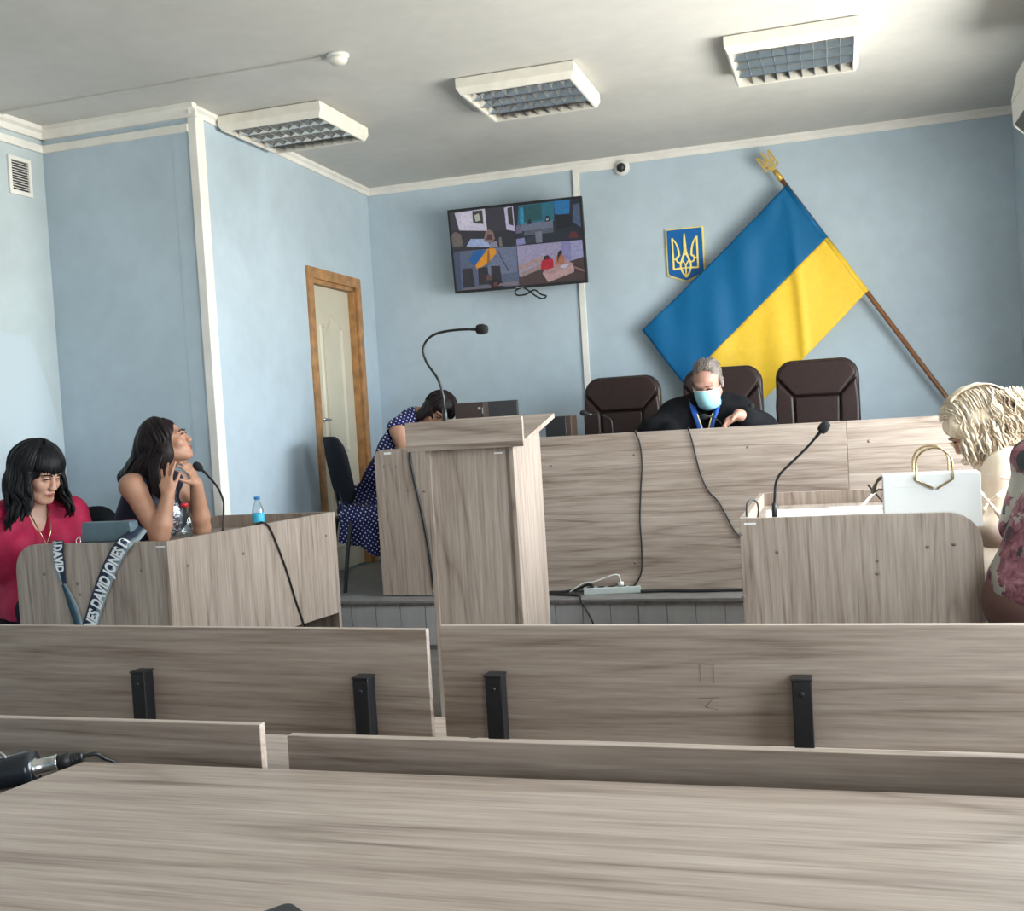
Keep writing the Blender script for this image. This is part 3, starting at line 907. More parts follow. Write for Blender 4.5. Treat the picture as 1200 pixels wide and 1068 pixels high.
YF = 7.66
fp0, fp1 = py(913, 207, YF), py(1118, 477, YF)
fl = empty('flag', py(1015, 343, YF), label='blue and yellow flag on a slanted brown pole across the back wall', cat='flag')
MB().tube([fp0, fp1, fp1 + (fp1 - fp0).normalized() * .25], .0165, 12).build('pole', M['pole'], fl)
MB().tube([fp0 + (fp1 - fp0).normalized() * .03, fp0 - (fp1 - fp0).normalized() * .05], .021, 12, .017).build('ferrule', M['gold'], fl)
MB().box(fp1 + Vector((.05, 0, -.15)), fp1 + Vector((.11, YB - YF, -.09))).build('wall_holder', M['black_metal'], fl)
fd = (fp0 - fp1).normalized()
fs_ = Vector((0, 1, 0)).cross(fd).normalized()
if fs_.x < 0:
    fs_ = -fs_
fbase = fp0 + fd * .045
kk = .155 / 330
m = MB()
def frf(a, b, d):
    return fbase + fd * ((575 - b) * kk) + fs_ * ((a - 413) * kk * 1.0) + Vector((0, -d + .006, 0))
trident(m, frf, 1.7, .014)
m.build('trident_finial', M['gold'], fl)
F00, F10, F01, F11 = py(920, 219, YF), py(1015, 343, YF), py(753, 387, YF), py(850, 513, YF)
NU, NV = 60, 72
def flag_pt(u, v):
    """u along the pole (0 top), v away from the pole"""
    p = F00.lerp(F10, u).lerp(F01.lerp(F11, u), v)
    mid = py(968, 281, YF)
    sag = 0.045 * math.sin(PI * v) * (u - .5)
    p += Vector((0, 0, -abs(sag) * .6))
    # drape folds fall from the upper pole corner and the pole edge
    d = p - F00
    ang = math.atan2(d.x, -d.z)
    amp = .020 * min(1, v * 3.5) + .003
    w = math.sin(ang * 9.0 + .7) * .6 + math.sin(p.x * 17.0 + p.z * 5) * .45 + .3 * math.sin(p.x * 31 + 1)
    fold = math.exp(-((p.x - F00.x - .055 + .02 * math.sin(p.z * 3)) / .03) ** 2) * .02 * min(1, 4 * v)
    p += Vector((0, -.022 - amp * w * .55 - fold, 0))
    if v < .03:
        p.y = YF - .020
    return p
for nm, u0, u1, mt in (('blue_band', 0, .5, 'flag_blue'), ('yellow_band', .5, 1, 'flag_yellow')):
    vs, fs = [], []
    nu = NU // 2
    for i in range(nu + 1):
        for j in range(NV + 1):
            vs.append(flag_pt(u0 + (u1 - u0) * i / nu, j / NV))
    fs = [(i * (NV + 1) + j, i * (NV + 1) + j + 1, (i + 1) * (NV + 1) + j + 1, (i + 1) * (NV + 1) + j) for i in range(nu) for j in range(NV)]
    o = MB().add(vs, fs, True).build(nm, M[mt], fl)
    sol = o.modifiers.new('cloth', 'SOLIDIFY')
    sol.thickness = .002
    MB().tube([F00.lerp(F10, u0), F00.lerp(F10, u1)], .023, 14, cap=True).build('sleeve', M[mt], fl)

# ------------------------------------------------------------------ desks and benches
def screw_caps(T, pts, parent, mat='pencil'):
    for p, n in pts:
        MB(T).lathe([(.001, 0), (.0075, 0), (.0075, .0012), (.001, .0016)], p, n, 10).build('screw_cap', M['cap'], parent)
M['cap'] = plain('brown_cap_plastic', (0.21, 0.165, 0.14, 1), 0.5)

# the judges' bench
GY = 5.95
zt0, zt1 = py(640, 512, GY).z, py(1098, 488, GY).z
ZJ = (zt0 + zt1) / 2
JX0, JX1 = -1.72, 1.10
jb = empty('judges_bench', ((JX0 + JX1) / 2, GY + .3, ZP), label='long ash laminate judges bench on the platform, in front of the three leather chairs', cat='bench')
xm = .02
MB().box((JX0, GY, ZP + .012), (xm, GY + .025, ZJ)).build('front_panel', M['wood_x'], jb, bevel=.0015)
MB().box((xm + .002, GY, ZP + .012), (JX1, GY + .025, ZJ)).build('front_panel', M['wood_x'], jb, bevel=.0015)
for xx in (JX0, xm - .012, JX1 - .025):
    MB().box((xx, GY + .026, ZP), (xx + .025, GY + .62, ZJ - .14)).build('upright', M['wood_z'], jb)
MB().box((JX0, GY + .026, ZJ - .139), (JX1, GY + .66, ZJ - .114)).build('worktop', M['wood_x'], jb, bevel=.002)
screw_caps(None, [(py(a, b, GY), (0, -1, 0)) for a, b in ((743, 533), (876, 524), (1018, 517), (646, 546), (1060, 640), (744, 660))], jb)

# secretary's desk, upright grain, rounded upper corner
SY = 5.89
s0, s1 = py(439, 560, SY), py(447, 527, SY)
zs = py(470, 526, SY).z
sdk = empty('clerk_desk', (-2.2, SY + .3, ZP), label='ash laminate side desk with a rounded corner at the end of the judges bench', cat='desk')
SX0, SX1 = py(444, 620, SY).x, JX0 - .004
MB().prism([(a, SY, b) for a, b in rounded(SX0, ZP + .006, SX1, zs, (0, 0, 0, .05))], (0, .022, 0)).build('front_panel', M['wood_z'], sdk, bevel=.0015)
MB().box((SX0 + .03, SY + .023, zs - .19), (SX1, SY + .58, zs - .165)).build('worktop', M['wood_x'], sdk, bevel=.002)
MB().box((SX0 + .05, SY + .023, ZP), (SX0 + .072, SY + .55, zs - .191)).build('upright', M['wood_z'], sdk)
MB().box((SX1 - .03, SY + .023, ZP), (SX1 - .008, SY + .55, zs - .191)).build('upright', M['wood_z'], sdk)
screw_caps(None, [(py(a, b, SY), (0, -1, 0)) for a, b in ((450, 547), (464, 547), (478, 575), (497, 576))], sdk)
MB().box(py(450, 533, SY) + Vector((0, -.0015, 0)), py(458, 530, SY) + Vector((0, .001, 0))).build('sticker', M['paper'], sdk)

# the two counsel desks: local x across, y deep, both with raised end panels and a front panel
def counsel_desk(A, B, ZT, wid, side, label, caps, ztop, sticker, across=None):
    """A, B: upper front-panel corners (near, far); side = +1 seats towards +x, -1 towards -x"""
    d = Vector((B.x - A.x, B.y - A.y, 0))
    L = d.length
    rz = math.atan2(-d.x, d.y)
    t = empty('counsel_desk', (A.x, A.y, 0), rz, label=label, cat='desk')
    T = Matrix.Translation((A.x, A.y, 0)) @ Matrix.Rotation(rz, 4, 'Z')
    if across is not None:          # end panels stand a little out of square with the front
        T = Matrix(((across.x, d.x / L, 0, A.x), (across.y, d.y / L, 0, A.y), (0, 0, 1, 0), (0, 0, 0, 1)))
    s = side
    r = .115
    for y0 in (0, L - .022):
        cs = (0, .0, r, 0) if s > 0 else (0, 0, 0, r)
        x0, x1 = (0, wid) if s > 0 else (-wid, 0)
        MB(T).prism([(a, y0, b) for a, b in rounded(x0, 0, x1, ZT, cs)], (0, .022, 0)).build('end_panel', M['wood_z'], t, bevel=.0015)
    MB(T).box((min(0, .022 * s), .0225, .33), (max(0, .022 * s), L - .0225, ZT)).build('front_panel', M['wood_z'], t, bevel=.0015)
    a, b = sorted((.0225 * s, (wid - .02) * s))
    MB(T).box((a, .0225, ztop - .024), (b, L - .0225, ztop)).build('worktop', M['wood_y'], t, bevel=.002)
    inv = T.inverted()
    screw_caps(T, [(Vector(((inv @ p).x, -.001, (inv @ p).z)), (0, -1, 0)) for p in caps[0]], t)
    screw_caps(T, [(Vector((-.001 * s, (inv @ p).y, (inv @ p).z)), (-s, 0, 0)) for p in caps[1]], t)
    if sticker is not None:
        q = inv @ sticker
        MB(T).box((q.x - .022, -.0015, q.z - .003), (q.x + .022, 0, q.z + .003)).build('sticker', M['paper'], t)
    return t, T, L, rz
ZDL = .86
LA, LB = pz(195.3, 634.7, ZDL), pz(392.3, 599.6, ZDL)
def on_plane(x, y, P, n):
    d = ray(x, y)
    return CAMP + d * ((P - CAMP).dot(n) / d.dot(n))
LD = (LB - LA); LD.z = 0
LNf = Vector((LD.y, -LD.x, 0)).normalized()       # outward normal of the long front
LC = pz(40, 638.3, ZDL)
LX = (LA - LC); LX.z = 0
LX.normalize()                                     # along the end panels
LNe = Vector((LX.y, -LX.x, 0))                     # outward normal of the near end
LW = abs((on_plane(20.5, 690, LA, LNe) - LA).dot(LX))
ldesk, LT, LL, LRZ = counsel_desk(LA, LB, ZDL, LW, -1, 'ash laminate counsel desk where the two dark-haired women sit, grey bag strap over its end',
    ([on_plane(a, b, LA, LNe) for a, b in ((52, 673), (91, 684), (94, 697), (166, 668))], [on_plane(a, b, LA, LNf) for a, b in ((220, 663), (285, 649), (382, 628))]), .795, on_plane(188, 641, LA, LNe), LX)
RA = pz(866, 608, ZDL)
RB = pz(889, 578, ZDL)
RB.x = RA.x - .004
RLN = Vector((0, -1, 0))
rdesk, RT, RL, RRZ = counsel_desk(RA, RB, ZDL, .855, 1, 'ash laminate counsel desk where the blonde woman sits, white handbag on it',
    ([on_plane(a, b, RA, RLN) for a, b in ((868, 626), (871, 699), (911, 647), (1028, 657), (1028, 672), (1087, 641), (1118, 638))], []), .80, on_plane(879, 614, RA, RLN))

# lectern
LY = 4.20
lx0, lx1 = -1.655, -1.273
lec = empty('lectern', ((lx0 + lx1) / 2, LY + .21, 0), label='tall ash laminate lectern with a slanted top standing in the middle of the hall', cat='lectern')
LDp = .415
def zslant(y):
    return 1.185 + (y - LY) * .20
for x0 in (lx0, lx1 - .02):
    MB().prism([(x0, LY, 0), (x0, LY + LDp, 0), (x0, LY + LDp, zslant(LY + LDp) - .002), (x0, LY, zslant(LY) - .002)], (.02, 0, 0)).build('side_panel', M['wood_z'], lec, bevel=.0015)
MB().box((lx0 + .02, LY + .016, .0), (lx1 - .02, LY + .034, zslant(LY + .016) - .004)).build('front_panel', M['wood_z'], lec)
MB().box((lx0 + .0205, LY + .06, .62), (lx1 - .0205, LY + LDp - .01, .638)).build('shelf', M['wood_x'], lec)
bx0, bx1 = py(476, 524, LY - .03).x, py(613, 517, LY - .03).x
yb = LY + .49
MB().prism([(bx0, LY - .03, zslant(LY - .03)), (bx0, yb, zslant(yb)), (bx0, yb, zslant(yb) + .022), (bx0, LY - .03, zslant(LY - .03) + .022)], (bx1 - bx0, 0, 0)).build('reading_board', M['wood_x'], lec, bevel=.0015)
zl = zslant(LY - .03) + .0225
MB().box((bx0, LY - .03, zl), (bx1, LY - .010, zl + .098)).build('paper_lip', M['wood_x'], lec, bevel=.0015)
q = py(584, 531, LY + .016)
MB().box((q.x - .018, LY + .0145, q.z - .003), (q.x + .018, LY + .016, q.z + .003)).build('sticker', M['paper'], lec)

# spectator benches
def hall_bench(Y, X0, X1, rz, ups, label, pivot):
    t = empty('hall_bench', (pivot, Y, 0), rz, label=label, cat='bench')
    T = Matrix.Translation((pivot, Y, 0)) @ Matrix.Rotation(rz, 4, 'Z')
    a, b = X0 - pivot, X1 - pivot
    MB(T).box((a, 0, .525), (b, .018, .80)).build('backrest', M['wood_x'], t, bevel=.0015)
    MB(T).box((a - .015, -.085, .44), (b + .015, .42, .462)).build('seat', M['wood_x'], t, bevel=.0015)
    for u in ups:
        x = u - pivot
        MB(T).box((x - .021, -.041, .4625), (x + .021, -.0005, .683)).build('upright', M['black_metal'], t, bevel=.003)
        MB(T).box((x - .0225, -.0425, .6835), (x + .0225, .0, .689)).build('end_cap', M['black'], t, bevel=.0015)
        MB(T).lathe([(.001, 0), (.006, 0), (.005, .003), (.001, .003)], (x, -.041, .655), (0, -1, 0), 10).build('bolt_head', M['black'], t)
        MB(T).box((x - .02, -.04, .40), (x + .02, .41, .4395)).build('seat_support', M['black_metal'], t, bevel=.002)
        MB(T).box((x - .02, .37, .02), (x + .02, .41, .3995)).build('leg', M['black_metal'], t, bevel=.002)
        MB(T).box((x - .02, -.04, .02), (x + .02, -.001, .3995)).build('leg', M['black_metal'], t, bevel=.002)
        MB(T).box((x - .02, -.04, 0), (x + .02, .44, .02)).build('foot_rail', M['black_metal'], t)
    MB(T).box((a + .05, .20, .405), (b - .05, .23, .4395)).build('stretcher', M['black_metal'], t)
    return t
def upx(*pts):
    return [sum(py(a, b, 2.44).x for a, b in p) / 2 for p in pts]
u1 = upx(((154, 783), (175, 783)), ((421, 790), (442, 790)))
u2 = upx(((568, 790), (589, 790)), ((928, 795), (950, 795)))
r1l, r1r = pz(499, 738, .80), pz(515, 733.5, .80)
hall_bench(r1l.y, -2.62, r1l.x, -math.atan(.048), [2 * u1[0] - u1[1], u1[0], u1[1]], 'ash laminate hall bench behind the two dark-haired women, its backrest end beside the aisle gap', r1l.x)
hall_bench(r1r.y, r1r.x, .76, 0, [u2[0], u2[1], 2 * u2[1] - u2[0]], 'ash laminate hall bench with faint pencil marks on its backrest, nearest the lectern', r1r.x)
r2l, r2r = pz(304, 850, .80), pz(336, 862.5, .80)
hall_bench(r2l.y, -2.60, r2l.x, 0, [-2.45, -1.80, -1.13], 'ash laminate hall bench just beyond the corner of the long table, behind the black microphone', r2l.x)
b4 = hall_bench(r2r.y, r2r.x, .82, 0, [-.75, -.03, .68], 'ash laminate hall bench just beyond the long table, along its back edge', r2r.x)
# pencil marks on the second bench
pm = []
for seg in (((820, 778), (821, 800)), ((820, 778), (836, 779)), ((836, 779), (837, 801)), ((818, 819), (842, 818)), ((836, 818), (827, 829)), ((827, 829), (842, 832))):
    a, b = py(seg[0][0], seg[0][1], r1r.y - .001), py(seg[1][0], seg[1][1], r1r.y - .001)
    pm.append((a, b))
m = MB()
for a, b in pm:
    m.tube([a, b], .0004, 4)
m.build('pencil_mark', M['pencil'], bpy.data.objects['hall_bench.001'])

# long table in the foreground
ZT = .76
n0, n1, n2 = pz(99, 892.5, ZT), pz(1200, 933, ZT), pz(0, 930, ZT)
tab = empty('long_table', (0, 1.2, 0), label='long ash laminate table nearest the viewer, microphone at its corner', cat='table')
yb0 = n0.y
ed = (Vector((n2.x, n2.y)) - Vector((n0.x, n0.y))).normalized()
q2 = Vector((n0.x, n0.y)) + ed * .68
MB().prism([(n0.x, yb0, ZT - .025), (.95, n1.y, ZT - .025), (.95, .86, ZT - .025), (q2.x, q2.y, ZT - .025)], (0, 0, .025)).build('tabletop', M['wood_x'], tab, bevel=.0015)
MB().prism([(n0.x - .002, yb0 + .0002, ZT - .024), (q2.x - .002, q2.y, ZT - .024), (q2.x - .0001, q2.y, ZT - .024), (n0.x - .0001, yb0, ZT - .024)], (0, 0, .0232)).build('edge_band', M['edging'], tab)
for xx in (-1.14, -.2, .86):
    MB().box((xx, .95, 0), (xx + .022, 1.46, ZT - .0255)).build('leg_panel', M['wood_z'], tab)
MB().box((-1.11, 1.30, .30), (.85, 1.318, ZT - .0255)).build('modesty_panel', M['wood_x'], tab)

# ------------------------------------------------------------------ black chairs
def visitor_chair(loc, rz, label):
    t = empty('visitor_chair', loc, rz, label=label, cat='chair', group='black visitor chairs')
    T = Matrix.Translation(loc) @ Matrix.Rotation(rz, 4, 'Z')
    # seat faces +y in local frame
    MB(T).prism([(a, b, .445) for a, b in rounded(-.23, -.21, .23, .22, (.08, .06, .06, .08))], (0, 0, .055)).build('seat', M['fabric_black'], t, bevel=.018, seg=3)
    m = MB(T)
    vs, fs = [], []
    ol = rounded(-.225, .545, .225, .96, (.09, .09, .13, .13), 7)
    n = len(ol)
    def bk(a, b, d):
        return (a, -.215 - .16 * (b - .5) + .10 * (a / .215) ** 2 * .35 + d, b)
    ins = [(a * .55, .755 + (b - .755) * .55) for a, b in ol]
    for d, sc in ((.0, 0), (.03, 0)):
        vs += [bk(a, b, d) for a, b in ol]
    vs += [bk(a, b, .045) for a, b in ins] + [bk(a, b, -.012) for a, b in ins]
    fs += [(i, (i + 1) % n, n + (i + 1) % n, n + i) for i in range(n)]
    fs += [(n + i, n + (i + 1) % n, 2 * n + (i + 1) % n, 2 * n + i) for i in range(n)]
    fs += [((i + 1) % n, i, 3 * n + i, 3 * n + (i + 1) % n) for i in range(n)]
    fs += [tuple(range(2 * n, 3 * n)), tuple(range(3 * n, 4 * n))[::-1]]
    m.add(vs, fs, True)
    m.build('backrest', M['fabric_black'], t)
    for s in (-1, 1):
        MB(T).tube(smooth_path([(s * .21, .20, 0), (s * .205, .19, .25), (s * .20, .17, .435)]), .013, 8).build('leg', M['black_metal'], t)
        MB(T).tube(smooth_path([(s * .215, -.27, 0), (s * .205, -.235, .25), (s * .20, -.20, .435)]), .013, 8).build('leg', M['black_metal'], t)
    MB(T).tube([(-.20, -.2, .43), (-.20, .17, .43)], .012).tube([(.20, -.2, .43), (.20, .17, .43)], .012).tube([(-.20, .17, .43), (.20, .17, .43)], .012).tube([(-.20, -.2, .43), (.20, -.2, .43)], .012).build('seat_frame', M['black_metal'], t)
    for s in (-1, 1):
        MB(T).obox((s * .07 - .02, -.205, .44), (.04, 0, 0), (0, -.022, .16), (0, -.006, 0)).build('back_bar', M['black_metal'], t)
    return t

# leather chairs of the judges
def leather_chair(loc, rz, label, zt=1.27):
    t = empty('leather_chair', loc, rz, label=label, cat='chair', group='brown leather chairs behind the judges bench')
    T = Matrix.Translation(loc) @ Matrix.Rotation(rz, 4, 'Z')
    lean = .13
    W2 = .262
    z0 = .50
    def P(a, b, d):              # faces -y in local frame
        return (a, .20 + (b - z0) * lean - d, b)
    ol = rounded(-W2, z0, W2, zt, (.05, .05, .10, .10), 8)
    ol = [(a * (1 - .10 * max(0, (b - 1.0)) / .27 - .06 * max(0, (.75 - b)) / .25), b) for a, b in ol]
    MB(T).prism([P(a, b, 0) for a, b in ol], (0, .085, 0)).build('back_shell', M['leather'], t, bevel=.022, seg=4)
    zi = zt - .225
    wi0, wi1 = .135, .125
    top = [(a, b) for a, b in rounded(-W2 + .012, zi, W2 - .012, zt - .012, (0, 0, .095, .095), 8)]
    top = [(-wi0, zi), (wi0, zi)] + [(a * (1 - .10 * max(0, (b - 1.0)) / .27), b) for a, b in top[2:] if b > zt - .115]
    MB(T).prism([P(a * .985, b + .003, -.002) for a, b in top], (0, -.036, 0)).build('headrest_pad', M['leather'], t, bevel=.017, seg=4)
    for s in (-1, 1):
        f = 1 - .10 * (zt - .125 - 1.0) / .27
        side = [(s * wi0 * 1.03, zi), (s * (W2 - .016) * f, zt - .12), (s * (W2 - .014), .98), (s * (W2 - .018) * .96, z0 + .05), (s * wi1 * 1.03, z0 + .05)]
        MB(T).prism([P(a, b, -.002) for a, b in side], (0, -.042, 0)).build('side_bolster', M['leather'], t, bevel=.017, seg=4)
    MB(T).prism([P(a, b, -.002) for a, b in ((-wi1 * .985, z0 + .05), (wi1 * .985, z0 + .05), (wi0 * .985, zi - .004), (-wi0 * .985, zi - .004))], (0, -.030, 0)).build('centre_pad', M['leather'], t, bevel=.014, seg=4)
    MB(T).prism([(a, b, .42) for a, b in rounded(-.235, -.30, .235, .19, (.09, .09, .05, .05), 6)], (0, 0, .10)).build('seat', M['leather'], t, bevel=.03, seg=4)
    for s in (-1, 1):
        m = MB(T)
        m.tube(smooth_path([(s * .235, .16, .47), (s * .245, .20, .62), (s * .247, .05, .66), (s * .247, -.20, .655), (s * .245, -.24, .58), (s * .235, -.18, .46)]), .022, 10)
        m.build('armrest', M['leather'], t)
    MB(T).tube([(0, -.05, .42), (0, -.05, .11)], .03, 12).build('gas_post', M['black_metal'], t)
    for k in range(5):
        a = 2 * PI * k / 5 + .3
        e = Vector((math.cos(a) * .30, math.sin(a) * .30 - .05, .075))
        arm = MB(T).tube([(0, -.05, .12), e], [.028, .02], 8).build('base_leg', M['black_metal'], t)
        MB(T).ball(e - Vector((0, 0, .046)), (.026, .026, .028), 10).build('caster', M['black'], arm)
    return t
CY = 6.95
def chair_at(xa, xb, ytop, rz, label):
    a, b = py(xa, ytop, CY), py(xb, ytop, CY)
    x = (a.x + b.x) / 2
    return leather_chair((x, CY - .30, ZP), rz, label, (a.z + b.z) / 2 - ZP)
chair_at(690, 770, 441, .03, 'brown leather armchair behind the bench, on the television side of the masked judge')
chair_at(803, 888, 430, .0, 'brown leather armchair the masked judge sits in')
chair_at(905, 1002, 421, -.05, 'brown leather armchair behind the bench, empty under the flag pole')

# chair beside the door
cv = pz(425, 686, ZP)
visitor_chair((cv.x + .09, cv.y + .06, ZP), math.radians(-52), 'black visitor chair by the cream door, behind the woman in the dotted dress')

# ------------------------------------------------------------------ gooseneck microphones
def gooseneck(name, base, path, head, label, hr=.017, foot=True, group=None, stem=.11, neck=.0042):
    base = Vector(base)
    t = empty(name, base, label=label, cat='microphone', group=group)
    if foot:
        MB().lathe([(.001, 0), (.05, 0), (.05, .012), (.03, .022), (.001, .022)], base, n=20).build('base', M['black'], t)
        z0 = .022
    else:
        MB().lathe([(.001, 0), (.018, 0), (.018, .006), (.001, .006)], base, n=16).build('base', M['black'], t)
        z0 = .006
    MB().lathe([(.001, z0), (.011, z0), (.011, stem * .75), (.008, stem), (.001, stem)], base, n=14).build('stem', M['black'], t)
    pts = smooth_path([base + Vector((0, 0, stem - .004))] + path + [head])
    MB().tube(pts, neck, 8).build('gooseneck', M['black_metal'], t)
    d = (pts[-1] - pts[-4]).normalized()
    MB().lathe([(.001, -.045), (.006, -.045), (.0075, -.012), (.0075, 0)], Vector(head), d, 12).build('collar', M['black'], t)
    MB().lathe([(.006, -.016), (hr * .8, -.012), (hr, 0), (hr, hr * .7), (hr * .75, hr * 1.5), (.001, hr * 1.75)], Vector(head), d, 16).build('foam_windscreen', M['foam'], t)
    return t
ym = LY + .10
bq = py(522, 500, ym)
bq.z = zslant(ym) + .023
gooseneck('gooseneck_microphone', bq, [py(a, b, ym) for a, b in ((519, 463), (513, 444), (500, 425), (496, 409), (502, 397), (515, 390), (538, 386.5))], py(562, 386, ym), 'tall black gooseneck microphone curving above the lectern top', hr=.022, stem=.13, neck=.0055, foot=False)
inside = lambda x, y: on_plane(x, y, LA + LNf * -.10, LNf)
bl_ = inside(261, 618); bl_.z = .795
gooseneck('gooseneck_microphone', bl_, [inside(a, b) for a, b in ((262, 598), (261, 585), (254, 570), (242, 556))], inside(233, 548), 'black gooseneck microphone bent towards the woman with tanned bare arms', hr=.019, stem=.06, neck=.005)
inr = lambda x, y: py(x, y, RA.y + .16)
br_ = inr(908, 606); br_.z = .80
gooseneck('gooseneck_microphone', br_, [inr(a, b) for a, b in ((908, 583), (909, 568), (914, 556), (930, 540), (948, 522))], inr(964, 503), 'black gooseneck microphone on the desk with the white handbag', hr=.020, stem=.10, neck=.0052)
jw = ZJ - .114
def jm(pts, head, Y, label, **kw):
    b = py(*pts[0], Y); b.z = jw
    return gooseneck('gooseneck_microphone', b, [py(*p, Y) for p in pts[1:]], py(*head, Y), label, hr=.016, group=None, stem=.05, neck=.0036, **kw)
jm([(717, 506), (717, 497), (713, 490), (704, 486.5), (694, 486)], (685, 484.5), GY + .18, 'thin black gooseneck microphone on the judges bench before the empty chair by the television')
jm([(854, 506), (846, 498), (840, 492), (833, 488.5)], (826, 488.5), GY + .14, 'thin black gooseneck microphone on the judges bench arching in front of the judge')
jm([(874, 506), (875, 494), (877, 486)], (880, 478), GY + .30, 'thin upright black gooseneck microphone on the judges bench beside the judge hand')

# ------------------------------------------------------------------ things on the clerk desk and bench
def pc_speaker():
    Y = GY + .10
    a, b = py(640, 513, Y), py(669, 487, Y)
    t = empty('loudspeaker', (b.x - .06, Y + .05, jw), label='small black and brown computer loudspeaker on the bench end beside the lectern top', cat='loudspeaker')
    x0, x1, z1 = b.x - .155, b.x, b.z
    MB().box((x0, Y, jw), (x1 - .03, Y + .14, z1)).build('cabinet', M['black'], t, bevel=.006)
    MB().box((x1 - .0295, Y + .001, jw), (x1, Y + .14, z1 - .001)).build('side_cheek', plain('dark_veneer', (0.06, 0.035, 0.026, 1), .4), t, bevel=.004)
    MB().tube(smooth_path([(x0 + .04, Y - .003, jw + .045), (x0 + .08, Y - .003, jw + .058), (x0 + .11, Y - .003, jw + .05), (x0 + .115, Y - .003, jw + .03)]), .003, 6).build('trim_arc', M['chrome'], t)
    return t
pc_speaker()
wt_ = zs - .165
Y = SY + .28
a, b = py(534, 500, Y), py(566, 471, Y)
bx = empty('brown_case', ((a.x + b.x) / 2, Y, wt_), label='dark brown box standing on the side desk beside the black screen', cat='box')
MB().box((a.x, Y, wt_), (b.x, Y + .12, b.z)).build('case', plain('umber_case', (0.045, 0.028, 0.024, 1), .5), bx, bevel=.004)
MB().box((b.x - .034, Y - .003, b.z - .045), (b.x - .016, Y, b.z - .03)).box((b.x - .008, Y - .003, b.z - .07), (b.x - .002, Y, b.z - .035)).build('metal_clip', M['chrome'], bx)
Y = SY + .36
a, b = py(560, 490, Y), py(597, 469, Y)
mo = empty('computer_screen', ((a.x + b.x) / 2, Y, wt_), label='black computer screen on the side desk, seen above the lectern lip', cat='computer screen')
MB().obox((a.x, Y, b.z - .23), (b.x - a.x + .03, .06, 0), (0, .022, 0), (0, 0, .23)).build('panel', M['black'], mo, bevel=.004)
MB().box(((a.x + b.x) / 2 - .02, Y + .05, wt_ + .01), ((a.x + b.x) / 2 + .03, Y + .08, b.z - .12)).build('stand', M['black'], mo)
MB().box(((a.x + b.x) / 2 - .09, Y - .02, wt_), ((a.x + b.x) / 2 + .10, Y + .14, wt_ + .012)).build('foot', M['black'], mo, bevel=.004)

# ------------------------------------------------------------------ cables
def cable(pts, label, r=.0045, name='cable', mat='cable', **kw):
    P_ = smooth_path(pts)
    m = MB().tube(P_, r, 7)
    o = m.build(name, M[mat], None, origin=pts[0])
    tag(o, label, 'cable', **kw)
    return o
gf = lambda a, b, e=.008: py(a, b, GY - e)
cable([Vector((gf(744, 505).x, GY + .05, ZJ + .004)), gf(744.5, 506.5), gf(750, 520), gf(752.5, 545), gf(751, 575), gf(750, 610), gf(752, 640), gf(752, 668), gf(746, 683), gf(738, 690)], 'black cable hanging over the bench front down to the socket strip')
cable([Vector((gf(806, 502).x, GY + .05, ZJ + .004)), gf(807, 503.5), gf(812, 520), gf(820, 552), gf(830, 575), gf(842, 588), gf(851, 604), gf(860, 621), gf(870, 634), gf(880, 660), Vector((gf(884, 690).x, GY - .01, ZP + .006))], 'black cable crossing the bench front on a slant behind the white handbag desk')
sf = lambda a, b: py(a, b, SY - .007)
cable([Vector((sf(482, 527).x, SY + .05, zs + .004)), Vector((sf(481, 526).x, SY - .004, zs + .004)), sf(481, 540), sf(486, 565), sf(493, 595), sf(499, 625), sf(504, 655), sf(509, 690)], 'thick black cable hanging down the front of the side desk', .008)
lf = lambda a, b: on_plane(a, b, LA + LNf * .006, LNf)
lb = lambda a, b: on_plane(a, b, LA - LNf * .05, LNf)
tp = [lb(300, 612), lb(304, 610)]
cable([lb(296, 621), lb(300, 615), lf(308, 612.5), lf(316, 619), lf(326, 642), lf(337, 672), lf(347, 705), lf(357, 735), lf(358, 752)], 'black cable running over the counsel desk front beside the blue-capped bottle', .0045)
rf = lambda a, b, e: py(a, b, RA.y + e)
cable([rf(888, 607, .3), rf(889, 598, .3), rf(887, 589, .22), rf(881, 586, .15), rf(876, 590, .1), rf(875, 598, .06), rf(875, 606, .05)], 'short loop of black cable at the corner of the desk with the white handbag', .004)
bd = []
for dz, k in ((0, 0), (.012, 1), (.004, 2)):
    pass
cable([Vector((gf(560, 690).x, GY - .05, ZP + .008)), Vector((gf(645, 692).x, GY - .04, ZP + .008)), Vector((gf(665, 692).x, GY - .03, ZP + .012)), Vector((gf(680, 690).x, GY - .03, ZP + .03)), Vector((gf(690, 690).x, GY - .035, ZP + .05)), Vector((gf(697, 688).x, GY - .05, ZP + .046))], 'black cable lying along the platform from the lectern to the socket strip', .008)
cable([Vector((gf(560, 690).x, GY - .09, ZP + .008)), Vector((gf(640, 692).x, GY - .085, ZP + .008)), Vector((gf(664, 692).x, GY - .10, ZP + .008)), Vector((gf(683, 692).x, GY - .13, ZP + .008))], 'second black cable on the platform edge, in front of the first near the lectern', .007)
cable([Vector((gf(752, 690).x, GY - .05, ZP + .012)), Vector((gf(780, 690).x, GY - .02, ZP + .009)), Vector((gf(815, 690).x, GY - .035, ZP + .009)), Vector((gf(866, 690).x, GY - .02, ZP + .009)), Vector((gf(920, 690).x, GY - .03, ZP + .009))], 'black cable along the foot of the bench between socket strip and white handbag desk', .009)
dn = lambda a, b: py(a, b, YP - .012)
